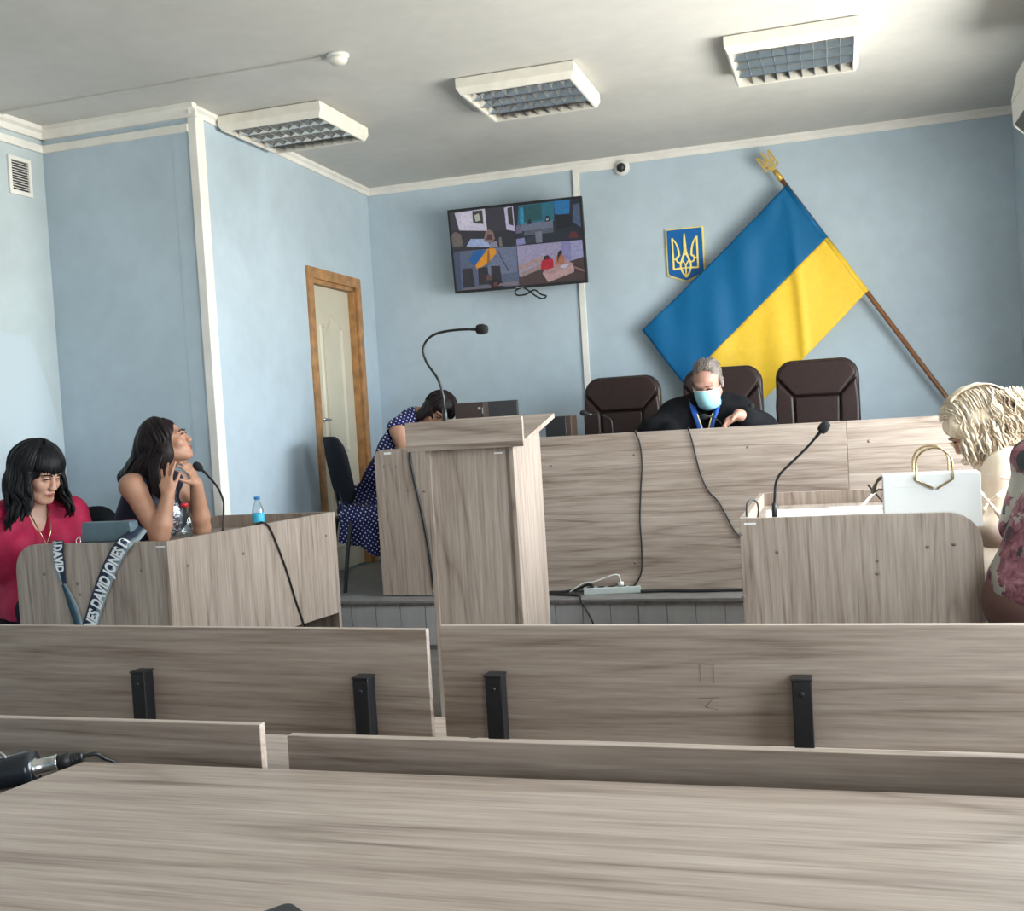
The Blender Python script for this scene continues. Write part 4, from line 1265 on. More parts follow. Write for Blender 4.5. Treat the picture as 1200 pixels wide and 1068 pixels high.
cable([Vector((gf(664, 692).x, GY - .06, ZP + .007)), Vector((dn(676, 697).x, YP + .05, ZP + .007)), Vector((dn(680, 700).x, YP - .014, ZP + .004)), dn(687, 715), dn(694, 728), dn(699, 745), Vector((dn(700, 760).x, YP - .05, .007))], 'thin black cable dropping over the tiled step to the hall floor', .0045)

# socket strip
sa, sb = pz(684, 698, ZP), pz(751, 695, ZP)
st = empty('socket_strip', (sa + sb) / 2, label='grey socket strip lying on the platform edge in front of the bench', cat='socket strip')
sx = (sb - sa); sx.z = 0
sx.normalize()
sn = Vector((-sx.y, sx.x, 0))
Ls = (sb - sa).length
TS = Matrix((sx, sn, Vector((0, 0, 1)))).transposed().to_4x4()
TS.translation = Vector((sa.x, sa.y, ZP))
MB(TS).box((0, 0, 0), (Ls, .06, .038)).build('body', M['grey_strip'], st, bevel=.005)
for k in range(5):
    MB(TS).lathe([(.001, 0), (.021, 0), (.021, .002), (.017, .0005), (.001, .0005)], (.04 + k * (Ls - .08) / 4, .03, .038), n=16).build('socket', M['black'], st)
pl = MB(TS).tube([(Ls * .66, .03, .04), (Ls * .66, .03, .062)], .016, 12).build('plug', M['white'], None, origin=TS @ Vector((Ls * .66, .03, .04)))
tag(pl, 'white plug standing in the grey socket strip', 'plug')
cable([TS @ Vector(p) for p in ((Ls * .66, .03, .062), (Ls * .64, .03, .095), (Ls * .56, .02, .105), (Ls * .40, .025, .09), (Ls * .2, .03, .07), (0, .05, .06), (-.08, .06, .012))], 'thin white lead curving from the plug in the socket strip', .0035, mat='white')

# ------------------------------------------------------------------ bottles
def bottle(base, h, label, cap_m, lab=None, scale=1.0):
    base = Vector(base)
    t = empty('water_bottle', base, label=label, cat='bottle', group='plastic water bottles')
    r = .032 * scale
    prof = [(.001, 0), (r * .85, 0), (r, .008), (r * .97, h * .22), (r * .90, h * .30), (r, h * .38), (r, h * .55), (r * .93, h * .66), (r * .62, h * .80), (r * .42, h * .87), (r * .40, h * .93)]
    MB().lathe(prof, base, n=24).build('clear_body', M['pet'], t)
    MB().lathe([(.001, h * .925), (r * .50, h * .925), (r * .50, h * .995), (r * .44, h), (.001, h)], base, n=20).build('cap', M[cap_m], t)
    if lab:
        MB().lathe([(r * 1.01, h * .34), (r * 1.02, h * .36), (r * 1.02, h * .56), (r * 1.01, h * .58)], base, n=24).build('wrapper', M[lab], t)
    return t
b1 = inside(219, 640)
def desk_pt(x, y, back):
    p = on_plane(x, y, LA - LNf * back, LNf)
    p.z = .795
    return p
p1 = desk_pt(219, 632, .14)
h1 = on_plane(216, 590, LA - LNf * .14, LNf).z - .795
bottle(p1, h1, 'clear plastic bottle with a red cap in front of the woman with bare arms', 'red_cap')
p2 = desk_pt(303, 612, .12)
h2 = on_plane(302, 582, LA - LNf * .12, LNf).z - .795
bottle(p2, h2, 'clear plastic bottle with a blue cap and aqua wrapper on the counsel desk', 'blue_cap', 'aqua_label', .92)

# ------------------------------------------------------------------ grey bag with lettered strap
le = lambda x, y, e=.02: on_plane(x, y, LA - LNe * -e, LNe)      # e metres in front of the near end panel
gb0, gb1 = le(94, 640, -.07), le(157, 640, -.07)
gx = (gb1 - gb0); gx.z = 0
gw = gx.length
gx.normalize()
gy = Vector((-gx.y, gx.x, 0))
GT = Matrix((gx, gy, Vector((0, 0, 1)))).transposed().to_4x4()
GT.translation = Vector((gb0.x, gb0.y, .795))
gh = le(130, 613, -.07).z - .795
bag = empty('shoulder_bag', GT @ Vector((gw / 2, .04, 0)), label='slate grey shoulder bag with a white-lettered strap on the counsel desk end', cat='bag')
MB(GT).prism([(a, 0, b) for a, b in ((0, 0), (gw, 0), (gw * .97, gh), (gw * .06, gh))], (0, .05, 0)).build('body', M['bag_grey'], bag, bevel=.010, seg=3)
MB(GT).prism([(gw * .04, -.004, gh * .42), (gw * .985, -.004, gh * .42), (gw * .955, -.004, gh + .004), (gw * .07, -.004, gh + .004)], (0, .058, 0)).build('flap', M['bag_grey'], bag, bevel=.005, seg=2)
for fx in (.02, .985):
    MB(GT).tube(smooth_path([(gw * fx, -.004, gh * .62), (gw * fx - .012, -.014, gh * .5), (gw * fx - .008, -.014, gh * .3), (gw * fx + .006, -.01, gh * .45), (gw * fx, -.004, gh * .62)]), .003, 6).build('strap_ring', M['chrome'], bag)
m = MB(GT)
for k in range(9):
    m.tube(smooth_path([(gw * .985, -.004, gh * .6), (gw * .99 + .006 * (k % 3), -.012 - .004 * (k % 2), gh * (.5 - .05 * k)), (gw + .012 + .004 * (k % 4), -.014, gh * (.35 - .06 * k))]), .003, 5)
m.build('knotted_end', M['letter'], bag)

def ribbon(name, mid, wid, side_dir, mat_a, mat_b, mat_back, text=None, tstart=0.0, split=.5):
    """webbing strip along mid; side_dir(i) gives the across vector at sample i"""
    P_ = smooth_path(mid, 10)
    n = len(P_)
    S_ = [side_dir(i / (n - 1)) for i in range(n)]
    for (f0, f1, mt) in ((-.5, -.5 + split, mat_a), (-.5 + split, .5, mat_b)):
        vs = []
        for p, s in zip(P_, S_):
            vs += [p + s * (wid * f0), p + s * (wid * f1)]
        o = MB().add(vs, [(2 * i, 2 * i + 1, 2 * i + 3, 2 * i + 2) for i in range(n - 1)], True).build(name, M[mt], bag)
        so = o.modifiers.new('thick', 'SOLIDIFY')
        so.thickness = .0016
        so.offset = 0
    if text:
        cu = bpy.data.curves.new('lettering', 'FONT')
        cu.body = text
        cu.size = 1.0
        cu.offset = 0.042
        to = bpy.data.objects.new('lettering', cu)
        COL.objects.link(to)
        dg = bpy.context.evaluated_depsgraph_get()
        dg.update()
        me = bpy.data.meshes.new_from_object(to.evaluated_get(dg))
        bpy.data.objects.remove(to)
        co = np.array([v.co[:] for v in me.vertices])
        faces = [tuple(p.vertices) for p in me.polygons]
        bpy.data.meshes.remove(me)
        cum = [0]
        for i in range(1, n):
            cum.append(cum[-1] + (P_[i] - P_[i - 1]).length)
        hgt = wid * .74
        kx = hgt / .72 * .66
        vs = []
        for x_, y_, _ in co:
            s = tstart + x_ * kx
            s = min(max(s, 0), cum[-1] - 1e-6)
            i = max(j for j in range(n) if cum[j] <= s)
            i = min(i, n - 2)
            f = (s - cum[i]) / max(1e-9, cum[i + 1] - cum[i])
            p = P_[i].lerp(P_[i + 1], f)
            sd = S_[i].lerp(S_[i + 1], f)
            tg = (P_[i + 1] - P_[i]).normalized()
            nr = sd.cross(tg).normalized()
            if nr.dot(CAMP - p) < 0:
                nr = -nr
            vs.append(p + sd * ((y_ / .72 - .5) * hgt) + nr * .0016)
        MB().add(vs, faces).build('lettering', M['letter'], bag)
ev = lambda x, y, e=.006: on_plane(x, y, LA + LNe * e, LNe)
# run that carries the lettering up towards the bag ring (text reads upwards)
mid = [ev(100, 748, .02), ev(106, 732), ev(113, 708), ev(123, 680), ev(134, 655), ev(146, 636, .012), le(157, 628, -.06), le(165, 618, -.12)]
acr = lambda t: (ev(118, 676) - ev(132, 684)).normalized()
ribbon('strap', mid, .074, acr, 'strap_grey', 'strap_navy', 'strap_back', 'JONES DAVID JONES D', -.01, .38)
mid2 = [le(67, 634, -.06), ev(68.5, 637, .008), ev(68, 648), ev(70, 662), ev(72.5, 676), ev(74.5, 685)]
ac2 = lambda t: (ev(76, 660) - ev(62, 661)).normalized() * (1 - .55 * max(0, t - .55) / .45)
ribbon('strap', mid2, .062, ac2, 'strap_grey', 'strap_navy', 'strap_back', 'S DAVID', .072, .35)
mid3 = [ev(74.5, 685, .008), ev(80, 697), ev(86, 712), ev(91, 728), ev(96, 750, .012)]
ac3 = lambda t: (ev(92, 712) - ev(80, 716)).normalized() * (.45 + .6 * min(1, t * 2))
ribbon('strap', mid3, .046, ac3, 'strap_back', 'strap_grey', 'strap_back', None, 0, .55)

# pink phone in its case lying against the bag
ph0 = on_plane(146, 612, LA - LNe * .30, LNe)
pk = empty('pink_pouch', (ph0.x, ph0.y, .795), label='small crimson pouch standing behind the slate grey bag', cat='pouch')
MB().prism([(ph0.x - .035, ph0.y, .795), (ph0.x + .045, ph0.y, .795), (ph0.x + .04, ph0.y, ph0.z + .01), (ph0.x - .03, ph0.y, ph0.z + .006)], (0, .03, 0)).build('pouch_body', plain('crimson_pouch_cloth', lin(120, 24, 60), .6), pk, bevel=.008, seg=3)
MB().tube([(ph0.x - .03, ph0.y - .002, ph0.z - .004), (ph0.x + .038, ph0.y - .002, ph0.z)], .002, 6).build('zip', M['black'], pk)

# ------------------------------------------------------------------ white handbag
HY = RA.y + .035
h0, h1, h2, h3 = py(1034, 558, HY), py(1150, 552, HY), py(1152, 633, HY), py(1036, 600, HY)
hb = empty('handbag', ((h0.x + h1.x) / 2, HY + .05, .80), label='stiff white handbag with gold ring handles on the desk of the blonde woman', cat='bag')
zt_ = (h0.z + h1.z) / 2
x0, x1 = h0.x, (h1.x + h2.x) / 2
BZ = .801
MB().prism([(x0, HY, BZ), (x1, HY, BZ), (x1, HY, zt_), (x0, HY, zt_)], (0, .018, 0)).build('front_face', M['bag_white'], hb, bevel=.004)
MB().prism([(x0, HY + .092, BZ), (x1, HY + .092, BZ), (x1, HY + .092, zt_), (x0, HY + .092, zt_)], (0, .018, 0)).build('back_face', M['bag_white'], hb, bevel=.004)
MB().prism([(x0 + .006, HY + .0185, BZ), (x0 + .006, HY + .0915, BZ), (x0 + .006, HY + .075, zt_ - .01), (x0 + .006, HY + .035, zt_ - .01)], (.010, 0, 0)).build('gusset', M['bag_white'], hb)
MB().prism([(x1 - .016, HY + .0185, BZ), (x1 - .016, HY + .0915, BZ), (x1 - .016, HY + .075, zt_ - .01), (x1 - .016, HY + .035, zt_ - .01)], (.010, 0, 0)).build('gusset', M['bag_white'], hb)
MB().box((x0 + .02, HY + .019, BZ), (x1 - .02, HY + .091, BZ + .01)).build('base', M['bag_white'], hb)
MB().box((x0 + .035, HY - .001, zt_ - .048), (x1 - .035, HY + .0005, zt_ - .046)).build('stitching', M['cream'], hb)
MB().box((x0 + .03, HY + .03, zt_ - .02), (x1 - .03, HY + .08, zt_ - .012)).build('closure_bar', M['brass'], hb)
for yy, dx, dz, fl_ in ((HY - .006, 0, 0, True), (HY + .100, -.004, .004, False)):
    c = (x0 + x1) / 2 + .0 + dx
    c = py(1095, 556, HY).x + dx
    zc = zt_ + dz
    r = .062
    pts = [Vector((c - .005, yy, zc - .058))]
    pts = [Vector((c - .006, yy, zc - .055)), Vector((c - r, yy, zc - .022)), Vector((c - r, yy, zc + .035))]
    for k in range(1, 12):
        a = PI - PI * k / 12
        pts.append(Vector((c + r * math.cos(a), yy, zc + .035 + r * .95 * math.sin(a))))
    pts += [Vector((c + r, yy, zc + .035)), Vector((c + r, yy, zc - .022)), Vector((c + .006, yy, zc - .055))]
    MB().tube(pts, .0045, 8).build('ring_handle', M['brass'], hb)
for xx in (py(1072, 560, HY).x, py(1116, 556, HY).x):
    MB().lathe([(.001, 0), (.006, 0), (.005, .004), (.001, .005)], (xx, HY, zt_ - .016), (0, -1, 0), 10).build('rivet', M['brass'], hb)
m = MB()
sp0 = Vector((x0 + .004, HY + .05, zt_ - .01))
m.tube(smooth_path([sp0, py(1025, 568, HY + .05), py(1022, 578, HY + .05), py(1030, 574, HY + .05), sp0 + Vector((0, .01, -.05))]), .004, 6)
m.tube(smooth_path([sp0, py(1029, 562, HY + .05), py(1024, 577, HY + .05)]), .005, 6)
m.build('strap_chain', plain('olive_chain', (0.16, 0.14, 0.10, 1), .35, .6), hb)
# white sheets laid on the worktop to imitate strong window light on it
for k, (xx, yy, rz, lab) in enumerate(((RA.x + .20, RA.y + .76, .06, 'white sheet imitating window light on the desk beside the gooseneck microphone stem'), (RA.x + .46, RA.y + .80, -.05, 'white sheet imitating window light on the desk, close to the white handbag gold chain'))):
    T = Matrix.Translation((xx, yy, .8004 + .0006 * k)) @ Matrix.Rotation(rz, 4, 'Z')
    o = MB(T).box((-.15, -.21, 0), (.15, .148, .0005)).build('lit_worktop_sheet', M['paper'], None, origin=(xx, yy, .8004 + .0006 * k))
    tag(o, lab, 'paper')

# ------------------------------------------------------------------ black microphone with cable plug at the table corner
mp = pz(45, 905, .80)
cA, cB = py(-75, 921, 1.44), py(42, 900, 1.50)
ax = (cB - cA).normalized()
mic = empty('stage_microphone', Vector((cA.x, cA.y, 0)), label='black stage microphone with a silver cable socket on a stand at the table corner', cat='microphone')
Lm = (cB - cA).length
MB().lathe([(.001, 0), (.020, 0), (.027, Lm * .5), (.030, Lm * .93), (.028, Lm), (.001, Lm)], cA, ax, 24).build('handle', M['mic'] if 'mic' in M else plain('blue_black_lacquer', (0.012, 0.016, 0.022, 1), .22), mic)
MB().lathe([(.001, -.05), (.022, -.045), (.030, -.02), (.028, 0), (.001, 0)], cA, ax, 20).build('grille', M['chrome'], mic)
c2 = cB + (py(75, 889, 1.52) - cB).normalized() * .0
ad = (py(98, 887, 1.53) - cB)
l2 = ad.length
ad.normalize()
MB().lathe([(.001, -.004), (.0165, -.004), (.0165, .002), (.0135, .004), (.0135, l2 * .42), (.0145, l2 * .44), (.0145, l2 * .48), (.001, l2 * .48)], cB, ad, 20).build('cable_socket', M['chrome'], mic)
pr = [(.001, l2 * .48), (.0135, l2 * .48), (.0135, l2 * .72), (.0105, l2 * .74)]
for k in range(7):
    a_ = l2 * (.75 + .035 * k)
    pr += [(.0105 - .0004 * k, a_), (.0085, a_ + .0015), (.0085, a_ + l2 * .018), (.0105 - .0004 * k, a_ + l2 * .02)]
pr += [(.006, l2 * 1.0), (.001, l2 * 1.0)]
MB().lathe(pr, cB, ad, 18).build('cable_plug', M['black'], mic)
e0 = cB + ad * l2
MB().tube(smooth_path([e0 - ad * .01, e0 + ad * .02, py(122, 889, 1.55), py(135, 894, 1.565), py(140, 903, 1.57), py(142, 930, 1.572), py(142, 990, 1.572)]), .0034, 8).build('cable', M['cable'], mic)
so = cA + ax * .02
MB().tube([(so.x - .02, so.y - .0, .02), (so.x - .02, so.y, so.z - .02)], .010, 10).build('stand_tube', M['black_metal'], mic)
MB().lathe([(.001, 0), (.12, 0), (.12, .012), (.02, .022), (.001, .022)], (so.x - .02, so.y, 0), n=24).build('stand_base', M['black_metal'], mic)
ck = cA + ax * (Lm * .62)
MB().tube([(so.x - .02, so.y, so.z - .025), so + Vector((0, 0, .0))], .012, 8).tube(smooth_path([ck + Vector((-.01, 0, .026)), ck + Vector((.0, 0, .038)), ck + Vector((.014, 0, .034)), ck + Vector((.022, 0, .024))]), .0025, 6).build('spring_clip', M['chrome'], mic)

# dark object whose corner shows at the bottom edge
pp = pz(346, 1070, ZT)
T = Matrix.Translation((pp.x, pp.y, ZT)) @ Matrix.Rotation(-.62, 4, 'Z')
phn = MB(T).prism([(a, b, .0005) for a, b in rounded(-.012, -.15, .062, -.0, (.01, .01, .01, .01), 5)], (0, 0, .009)).build('mobile_phone', M['black'], None, bevel=.002, origin=(pp.x, pp.y, ZT))
tag(phn, 'black mobile phone on the long table, one corner showing', 'mobile phone')

# ------------------------------------------------------------------ people: one implicit surface per body
class Field:
    """signed-distance grid; shapes melt together, then one closed surface is drawn through it"""
    def __init__(s, lo, hi, h):
        s.h = h
        s.lo = np.array(lo, float)
        s.n = np.maximum(4, np.ceil((np.array(hi, float) - s.lo) / h).astype(int) + 1)
        s.F = np.full(tuple(s.n), 0.08, np.float32)
    def _win(s, a, b):
        i0 = np.clip(np.floor((a - s.lo) / s.h).astype(int), 0, s.n - 1)
        i1 = np.clip(np.ceil((b - s.lo) / s.h).astype(int) + 1, 1, s.n)
        if np.any(i1 <= i0):
            return None, None
        sl = tuple(slice(i0[k], i1[k]) for k in range(3))
        g = [(s.lo[k] + s.h * np.arange(i0[k], i1[k])).astype(np.float32) for k in range(3)]
        return sl, (g[0][:, None, None], g[1][None, :, None], g[2][None, None, :])
    def _put(s, sl, d, k, sub):
        F = s.F[sl]
        if sub:
            d = -d
            if k > 0:
                h = np.maximum(k - np.abs(F - d), 0) / k
                s.F[sl] = np.maximum(F, d) + h * h * k * .25
            else:
                s.F[sl] = np.maximum(F, d)
        else:
            if k > 0:
                h = np.maximum(k - np.abs(F - d), 0) / k
                s.F[sl] = np.minimum(F, d) - h * h * k * .25
            else:
                s.F[sl] = np.minimum(F, d)
    def cap(s, a, b, ra, rb, k=.02, sub=False, off=0.0):
        a, b = np.array(a, float), np.array(b, float)
        ra, rb = ra + off, rb + off
        m = .06 + k
        r = max(ra, rb) + m
        sl, g = s._win(np.minimum(a, b) - r, np.maximum(a, b) + r)
        if sl is None:
            return s
        ab = b - a
        L2 = float(ab @ ab) + 1e-12
        t = np.clip(((g[0] - a[0]) * ab[0] + (g[1] - a[1]) * ab[1] + (g[2] - a[2]) * ab[2]) / L2, 0, 1)
        d = np.sqrt((g[0] - a[0] - t * ab[0]) ** 2 + (g[1] - a[1] - t * ab[1]) ** 2 + (g[2] - a[2] - t * ab[2]) ** 2) - (ra + (rb - ra) * t)
        s._put(sl, d.astype(np.float32), k, sub)
        return s
    def ell(s, c, r, ax=None, k=.02, sub=False, off=0.0):
        c = np.array(c, float)
        r = np.array(r, float) + off
        ax = np.eye(3) if ax is None else np.array(ax, float)      # columns = axes
        ext = np.abs(ax) @ r + .06 + k
        sl, g = s._win(c - ext, c + ext)
        if sl is None:
            return s
        q = [g[i] - c[i] for i in range(3)]
        l = [q[0] * ax[0, j] + q[1] * ax[1, j] + q[2] * ax[2, j] for j in range(3)]
        k0 = np.sqrt(sum((l[j] / r[j]) ** 2 for j in range(3)))
        k1 = np.sqrt(sum((l[j] / r[j] ** 2) ** 2 for j in range(3))) + 1e-9
        d = k0 * (k0 - 1) / k1
        s._put(sl, d.astype(np.float32), k, sub)
        return s
    def cut(s, p, n):
        """remove everything on the side the normal points to"""
        p, n = np.array(p, float), np.array(n, float)
        n = n / np.linalg.norm(n)
        g = [(s.lo[k] + s.h * np.arange(s.n[k])).astype(np.float32) for k in range(3)]
        d = (g[0][:, None, None] - p[0]) * n[0] + (g[1][None, :, None] - p[1]) * n[1] + (g[2][None, None, :] - p[2]) * n[2]
        s.F = np.maximum(s.F, d.astype(np.float32))
        return s
    def ripple(s, amp, fx, fy, fz, ph=0.0):
        g = [(s.lo[k] + s.h * np.arange(s.n[k])).astype(np.float32) for k in range(3)]
        w = np.sin(g[0] * fx + ph)[:, None, None] * np.sin(g[1] * fy + 1.3 + ph)[None, :, None] + np.sin(g[2] * fz + 2 * ph)[None, None, :] * np.sin((g[0] * fx * .6 + ph))[:, None, None]
        s.F = s.F + (amp * w).astype(np.float32)
        return s
    def mesh(s):
        F = s.F
        # keep the border outside
        F[0], F[-1] = np.maximum(F[0], 1e-4), np.maximum(F[-1], 1e-4)
        F[:, 0], F[:, -1] = np.maximum(F[:, 0], 1e-4), np.maximum(F[:, -1], 1e-4)
        F[:, :, 0], F[:, :, -1] = np.maximum(F[:, :, 0], 1e-4), np.maximum(F[:, :, -1], 1e-4)
        S = F < 0
        c = [(i, j, k) for i in (0, 1) for j in (0, 1) for k in (0, 1)]
        X, Y, Z = F.shape
        cnt = np.zeros((X - 1, Y - 1, Z - 1), np.int8)
        for i, j, k in c:
            cnt += S[i:X - 1 + i, j:Y - 1 + j, k:Z - 1 + k]
        act = np.argwhere((cnt > 0) & (cnt < 8))
        idx = np.full(cnt.shape, -1, np.int32)
        idx[act[:, 0], act[:, 1], act[:, 2]] = np.arange(len(act))
        vals = np.stack([F[act[:, 0] + i, act[:, 1] + j, act[:, 2] + k] for i, j, k in c], 1)
        cc = np.array(c, float)
        acc = np.zeros((len(act), 3))
        num = np.zeros(len(act))
        for a in range(8):
            for b in range(a + 1, 8):
                if np.abs(cc[a] - cc[b]).sum() != 1:
                    continue
                fa, fb = vals[:, a], vals[:, b]
                mk = (fa < 0) != (fb < 0)
                t = np.where(mk, fa / np.where(mk, fa - fb, 1), 0)
                acc += mk[:, None] * (cc[a] + t[:, None] * (cc[b] - cc[a]))
                num += mk
        V = s.lo + s.h * (act + acc / num[:, None])
        quads = []
        for ax in range(3):
            o = [1, 1, 1]
            sl0 = [slice(1, d - 1) for d in F.shape]
            sl1 = list(sl0)
            sl0[ax] = slice(0, F.shape[ax] - 1)
            sl1[ax] = slice(1, F.shape[ax])
            A, B = S[tuple(sl0)], S[tuple(sl1)]
            e = np.argwhere(A != B)
            base = np.ones(3, int)
            base[ax] = 0
            e2 = e + base
            inside = A[e[:, 0], e[:, 1], e[:, 2]]
            u, v = (ax + 1) % 3, (ax + 2) % 3
            def cell(du, dv):
                q = e2.copy()
                q[:, u] -= du
                q[:, v] -= dv
                return idx[q[:, 0], q[:, 1], q[:, 2]]
            Q = np.stack([cell(1, 1), cell(0, 1), cell(0, 0), cell(1, 0)], 1)
            Q[~inside] = Q[~inside][:, ::-1]
            quads.append(Q)
        Q = np.concatenate(quads)
        Q = Q[(Q >= 0).all(1)]
        return V, Q
    def build(s, name, mat, parent, smooth_it=2):
        V, Q = s.mesh()
        # a little relaxation removes the grid's stair steps
        for _ in range(smooth_it):
            acc = np.zeros_like(V)
            n = np.zeros(len(V))
            for a, b in ((0, 1), (1, 2), (2, 3), (3, 0)):
                np.add.at(acc, Q[:, a], V[Q[:, b]])
                np.add.at(acc, Q[:, b], V[Q[:, a]])
                np.add.at(n, Q[:, a], 1)
                np.add.at(n, Q[:, b], 1)
            V = V * .5 + .5 * acc / np.maximum(n, 1)[:, None]
        inv = np.array(chain_matrix(parent).inverted())
        V = V @ inv[:3, :3].T + inv[:3, 3]
        me = bpy.data.meshes.new(name)
        me.vertices.add(len(V))
        me.vertices.foreach_set('co', V.astype(np.float32).ravel())
        me.loops.add(4 * len(Q))
        me.loops.foreach_set('vertex_index', Q.astype(np.int32).ravel())
        me.polygons.add(len(Q))
        me.polygons.foreach_set('loop_start', np.arange(0, 4 * len(Q), 4, dtype=np.int32))
        me.polygons.foreach_set('use_smooth', np.ones(len(Q), bool))
        me.materials.append(M[mat])
        me.update(calc_edges=True)
        me.validate()
        o = bpy.data.objects.new(name, me)
        COL.objects.link(o)
        o.parent = parent
        return o

def nrm(v):
    v = np.array(v, float)
    return v / np.linalg.norm(v)
def frame(f, up=(0, 0, 1)):
    """columns: person's right, forward, up"""
    f = nrm(f)
    r = nrm(np.cross(f, up))
    u = np.cross(r, f)
    return np.stack([r, f, u], 1)

def head_prims(F, c, A, sc=1.0, off=0.0, male=False):
    L = lambda x, y, z: np.array(c) + A @ (np.array([x, y, z]) * sc)
    E = lambda p, r, k=.02, **kw: F.ell(L(*p), np.array(r) * sc, A, k, **kw)
    E((0, -.018, .032), (.074, .094, .083))
    E((0, .028, -.030), (.060, .060, .080), .03)
    E((0, .040, -.075), (.040, .040, .034), .03)
    F.cap(L(-.012, .072, -.098), L(.012, .072, -.098), .017 * sc, .017 * sc, .02)
    for s in (-1, 1):
        F.cap(L(s * .052, -.005, -.055), L(s * .020, .060, -.096), .020 * sc, .018 * sc, .025)
        E((s * .038, .060, -.028), (.026, .024, .024), .02)
        F.cap(L(s * .012, .086, .024), L(s * .044, .074, .024), .010 * sc, .009 * sc, .015)
        F.ell(L(s * .031, .092, .002), np.array((.015, .013, .010)) * sc, A, .012, sub=True)
        F.ell(L(s * .030, .080, .001), np.array((.0135, .0125, .0115)) * sc, A, .004)
        F.ell(L(s * .076, -.010, -.006), np.array((.010, .020, .032)) * sc, A, .008)
        F.ell(L(s * .010, .100, -.036), np.array((.009, .010, .008)) * sc, A, .008)
    F.cap(L(0, .086, .016), L(0, .1055, -.032), .0070 * sc, .0108 * sc, .012)
    F.cap(L(-.016, .087, -.060), L(.016, .087, -.060), .0085 * sc, .0085 * sc, .012)
    F.cap(L(-.014, .084, -.073), L(.014, .084, -.073), .0095 * sc, .0095 * sc, .010)
    F.cap(L(-.018, .099, -.0655), L(.018, .099, -.0655), .003 * sc, .003 * sc, .004, sub=True)

def face_parts(root, c, A, sc, brow_mat, lips=True, lash=True, closed=False):
    L = lambda x, y, z: Vector(np.array(c) + A @ (np.array([x, y, z]) * sc))
    R3 = Matrix(A.tolist())
    for s in (-1, 1):
        if not closed:
            e = MB().ball(L(s * .030, .0815, .001), .0122 * sc, 14).build('eye', M['eye'], root)
            MB().ball(L(s * .030, .0895, .0), (.0052 * sc, .0046 * sc, .0052 * sc), 10, R3).build('iris', M['iris'], e)
        MB().tube(smooth_path([L(s * .016, .0925, .006), L(s * .030, .0955, .0085), L(s * .044, .0865, .004)]), .0022 * sc if not closed else .003 * sc, 6).build('eyelash', M['iris'], root)
        MB().tube(smooth_path([L(s * .013, .0965, .021), L(s * .030, .0965, .0275), L(s * .050, .0810, .022)]), [.0032 * sc] * 9 + [.003 * sc] * 7 + [.0016 * sc], 6).build('eyebrow', M[brow_mat], root)
    if lips:
        MB().tube(smooth_path([L(-.024, .0845, -.0685), L(-.010, .0965, -.0620), L(0, .0965, -.0632), L(.010, .0965, -.0620), L(.024, .0845, -.0685)], 5), [.0022 * sc] + [.0042 * sc] * 19 + [.0022 * sc], 8).build('upper_lip', M['lip'], root)
        MB().tube(smooth_path([L(-.023, .084, -.0705), L(0, .0955, -.0725), L(.023, .084, -.0705)], 6), [.002 * sc] + [.0052 * sc] * 11 + [.002 * sc], 8).build('lower_lip', M['lip'], root)

def hand_prims(F, wrist, d, n, side_thumb, curls=(.35, .35, .4, .45), sc=1.0, spread=.16, thumb_open=.8, thumb_curl=.3, bend_palm=0.0):
    """d: wrist-to-knuckle direction, n: direction the palm faces, side_thumb: direction of the thumb side"""
    d = nrm(d)
    t = np.array(side_thumb, float)
    t = nrm(t - d * (t @ d))
    n0 = np.array(n, float)
    n = np.cross(d, t)
    if n @ n0 < 0:
        n = -n
    w = np.array(wrist, float)
    lens = [(.044, .026, .021), (.048, .030, .022), (.045, .028, .022), (.035, .021, .019)]
    for i in range(4):
        lat = (1.5 - i) * .0195 * sc
        kn = w + d * (.088 - .004 * abs(i - 1)) * sc + t * lat
        F.cap(w + d * .012 * sc + t * lat * .62, kn, .0125 * sc, .0112 * sc, .014)
        ang = (1.5 - i) * spread * .5
        fd = nrm(d * math.cos(ang) + t * math.sin(ang))
        p = kn
        a = 0.0
        for j, l in enumerate(lens[i]):
            a += curls[i] * (1.0, 1.15, .8)[j]
            q = p + (fd * math.cos(a) + n * math.sin(a)) * l * sc
            F.cap(p, q, (.0090, .0083, .0077)[j] * sc, (.0083, .0077, .0068)[j] * sc, .004)
            p = q
    th0 = w + d * .022 * sc + t * .022 * sc + n * .006 * sc
    td = nrm(d * math.cos(thumb_open) + t * math.sin(thumb_open) + n * .25)
    q1 = th0 + td * .044 * sc
    td2 = nrm(td + d * thumb_curl * .6 + n * thumb_curl * .5)
    q2 = q1 + td2 * .032 * sc
    td3 = nrm(td2 + d * thumb_curl * .5 + n * thumb_curl * .4)
    q3 = q2 + td3 * .026 * sc
    F.cap(th0, q1, .0145 * sc, .0105 * sc, .012)
    F.cap(q1, q2, .0102 * sc, .0092 * sc, .004)
    F.cap(q2, q3, .0092 * sc, .0072 * sc, .004)

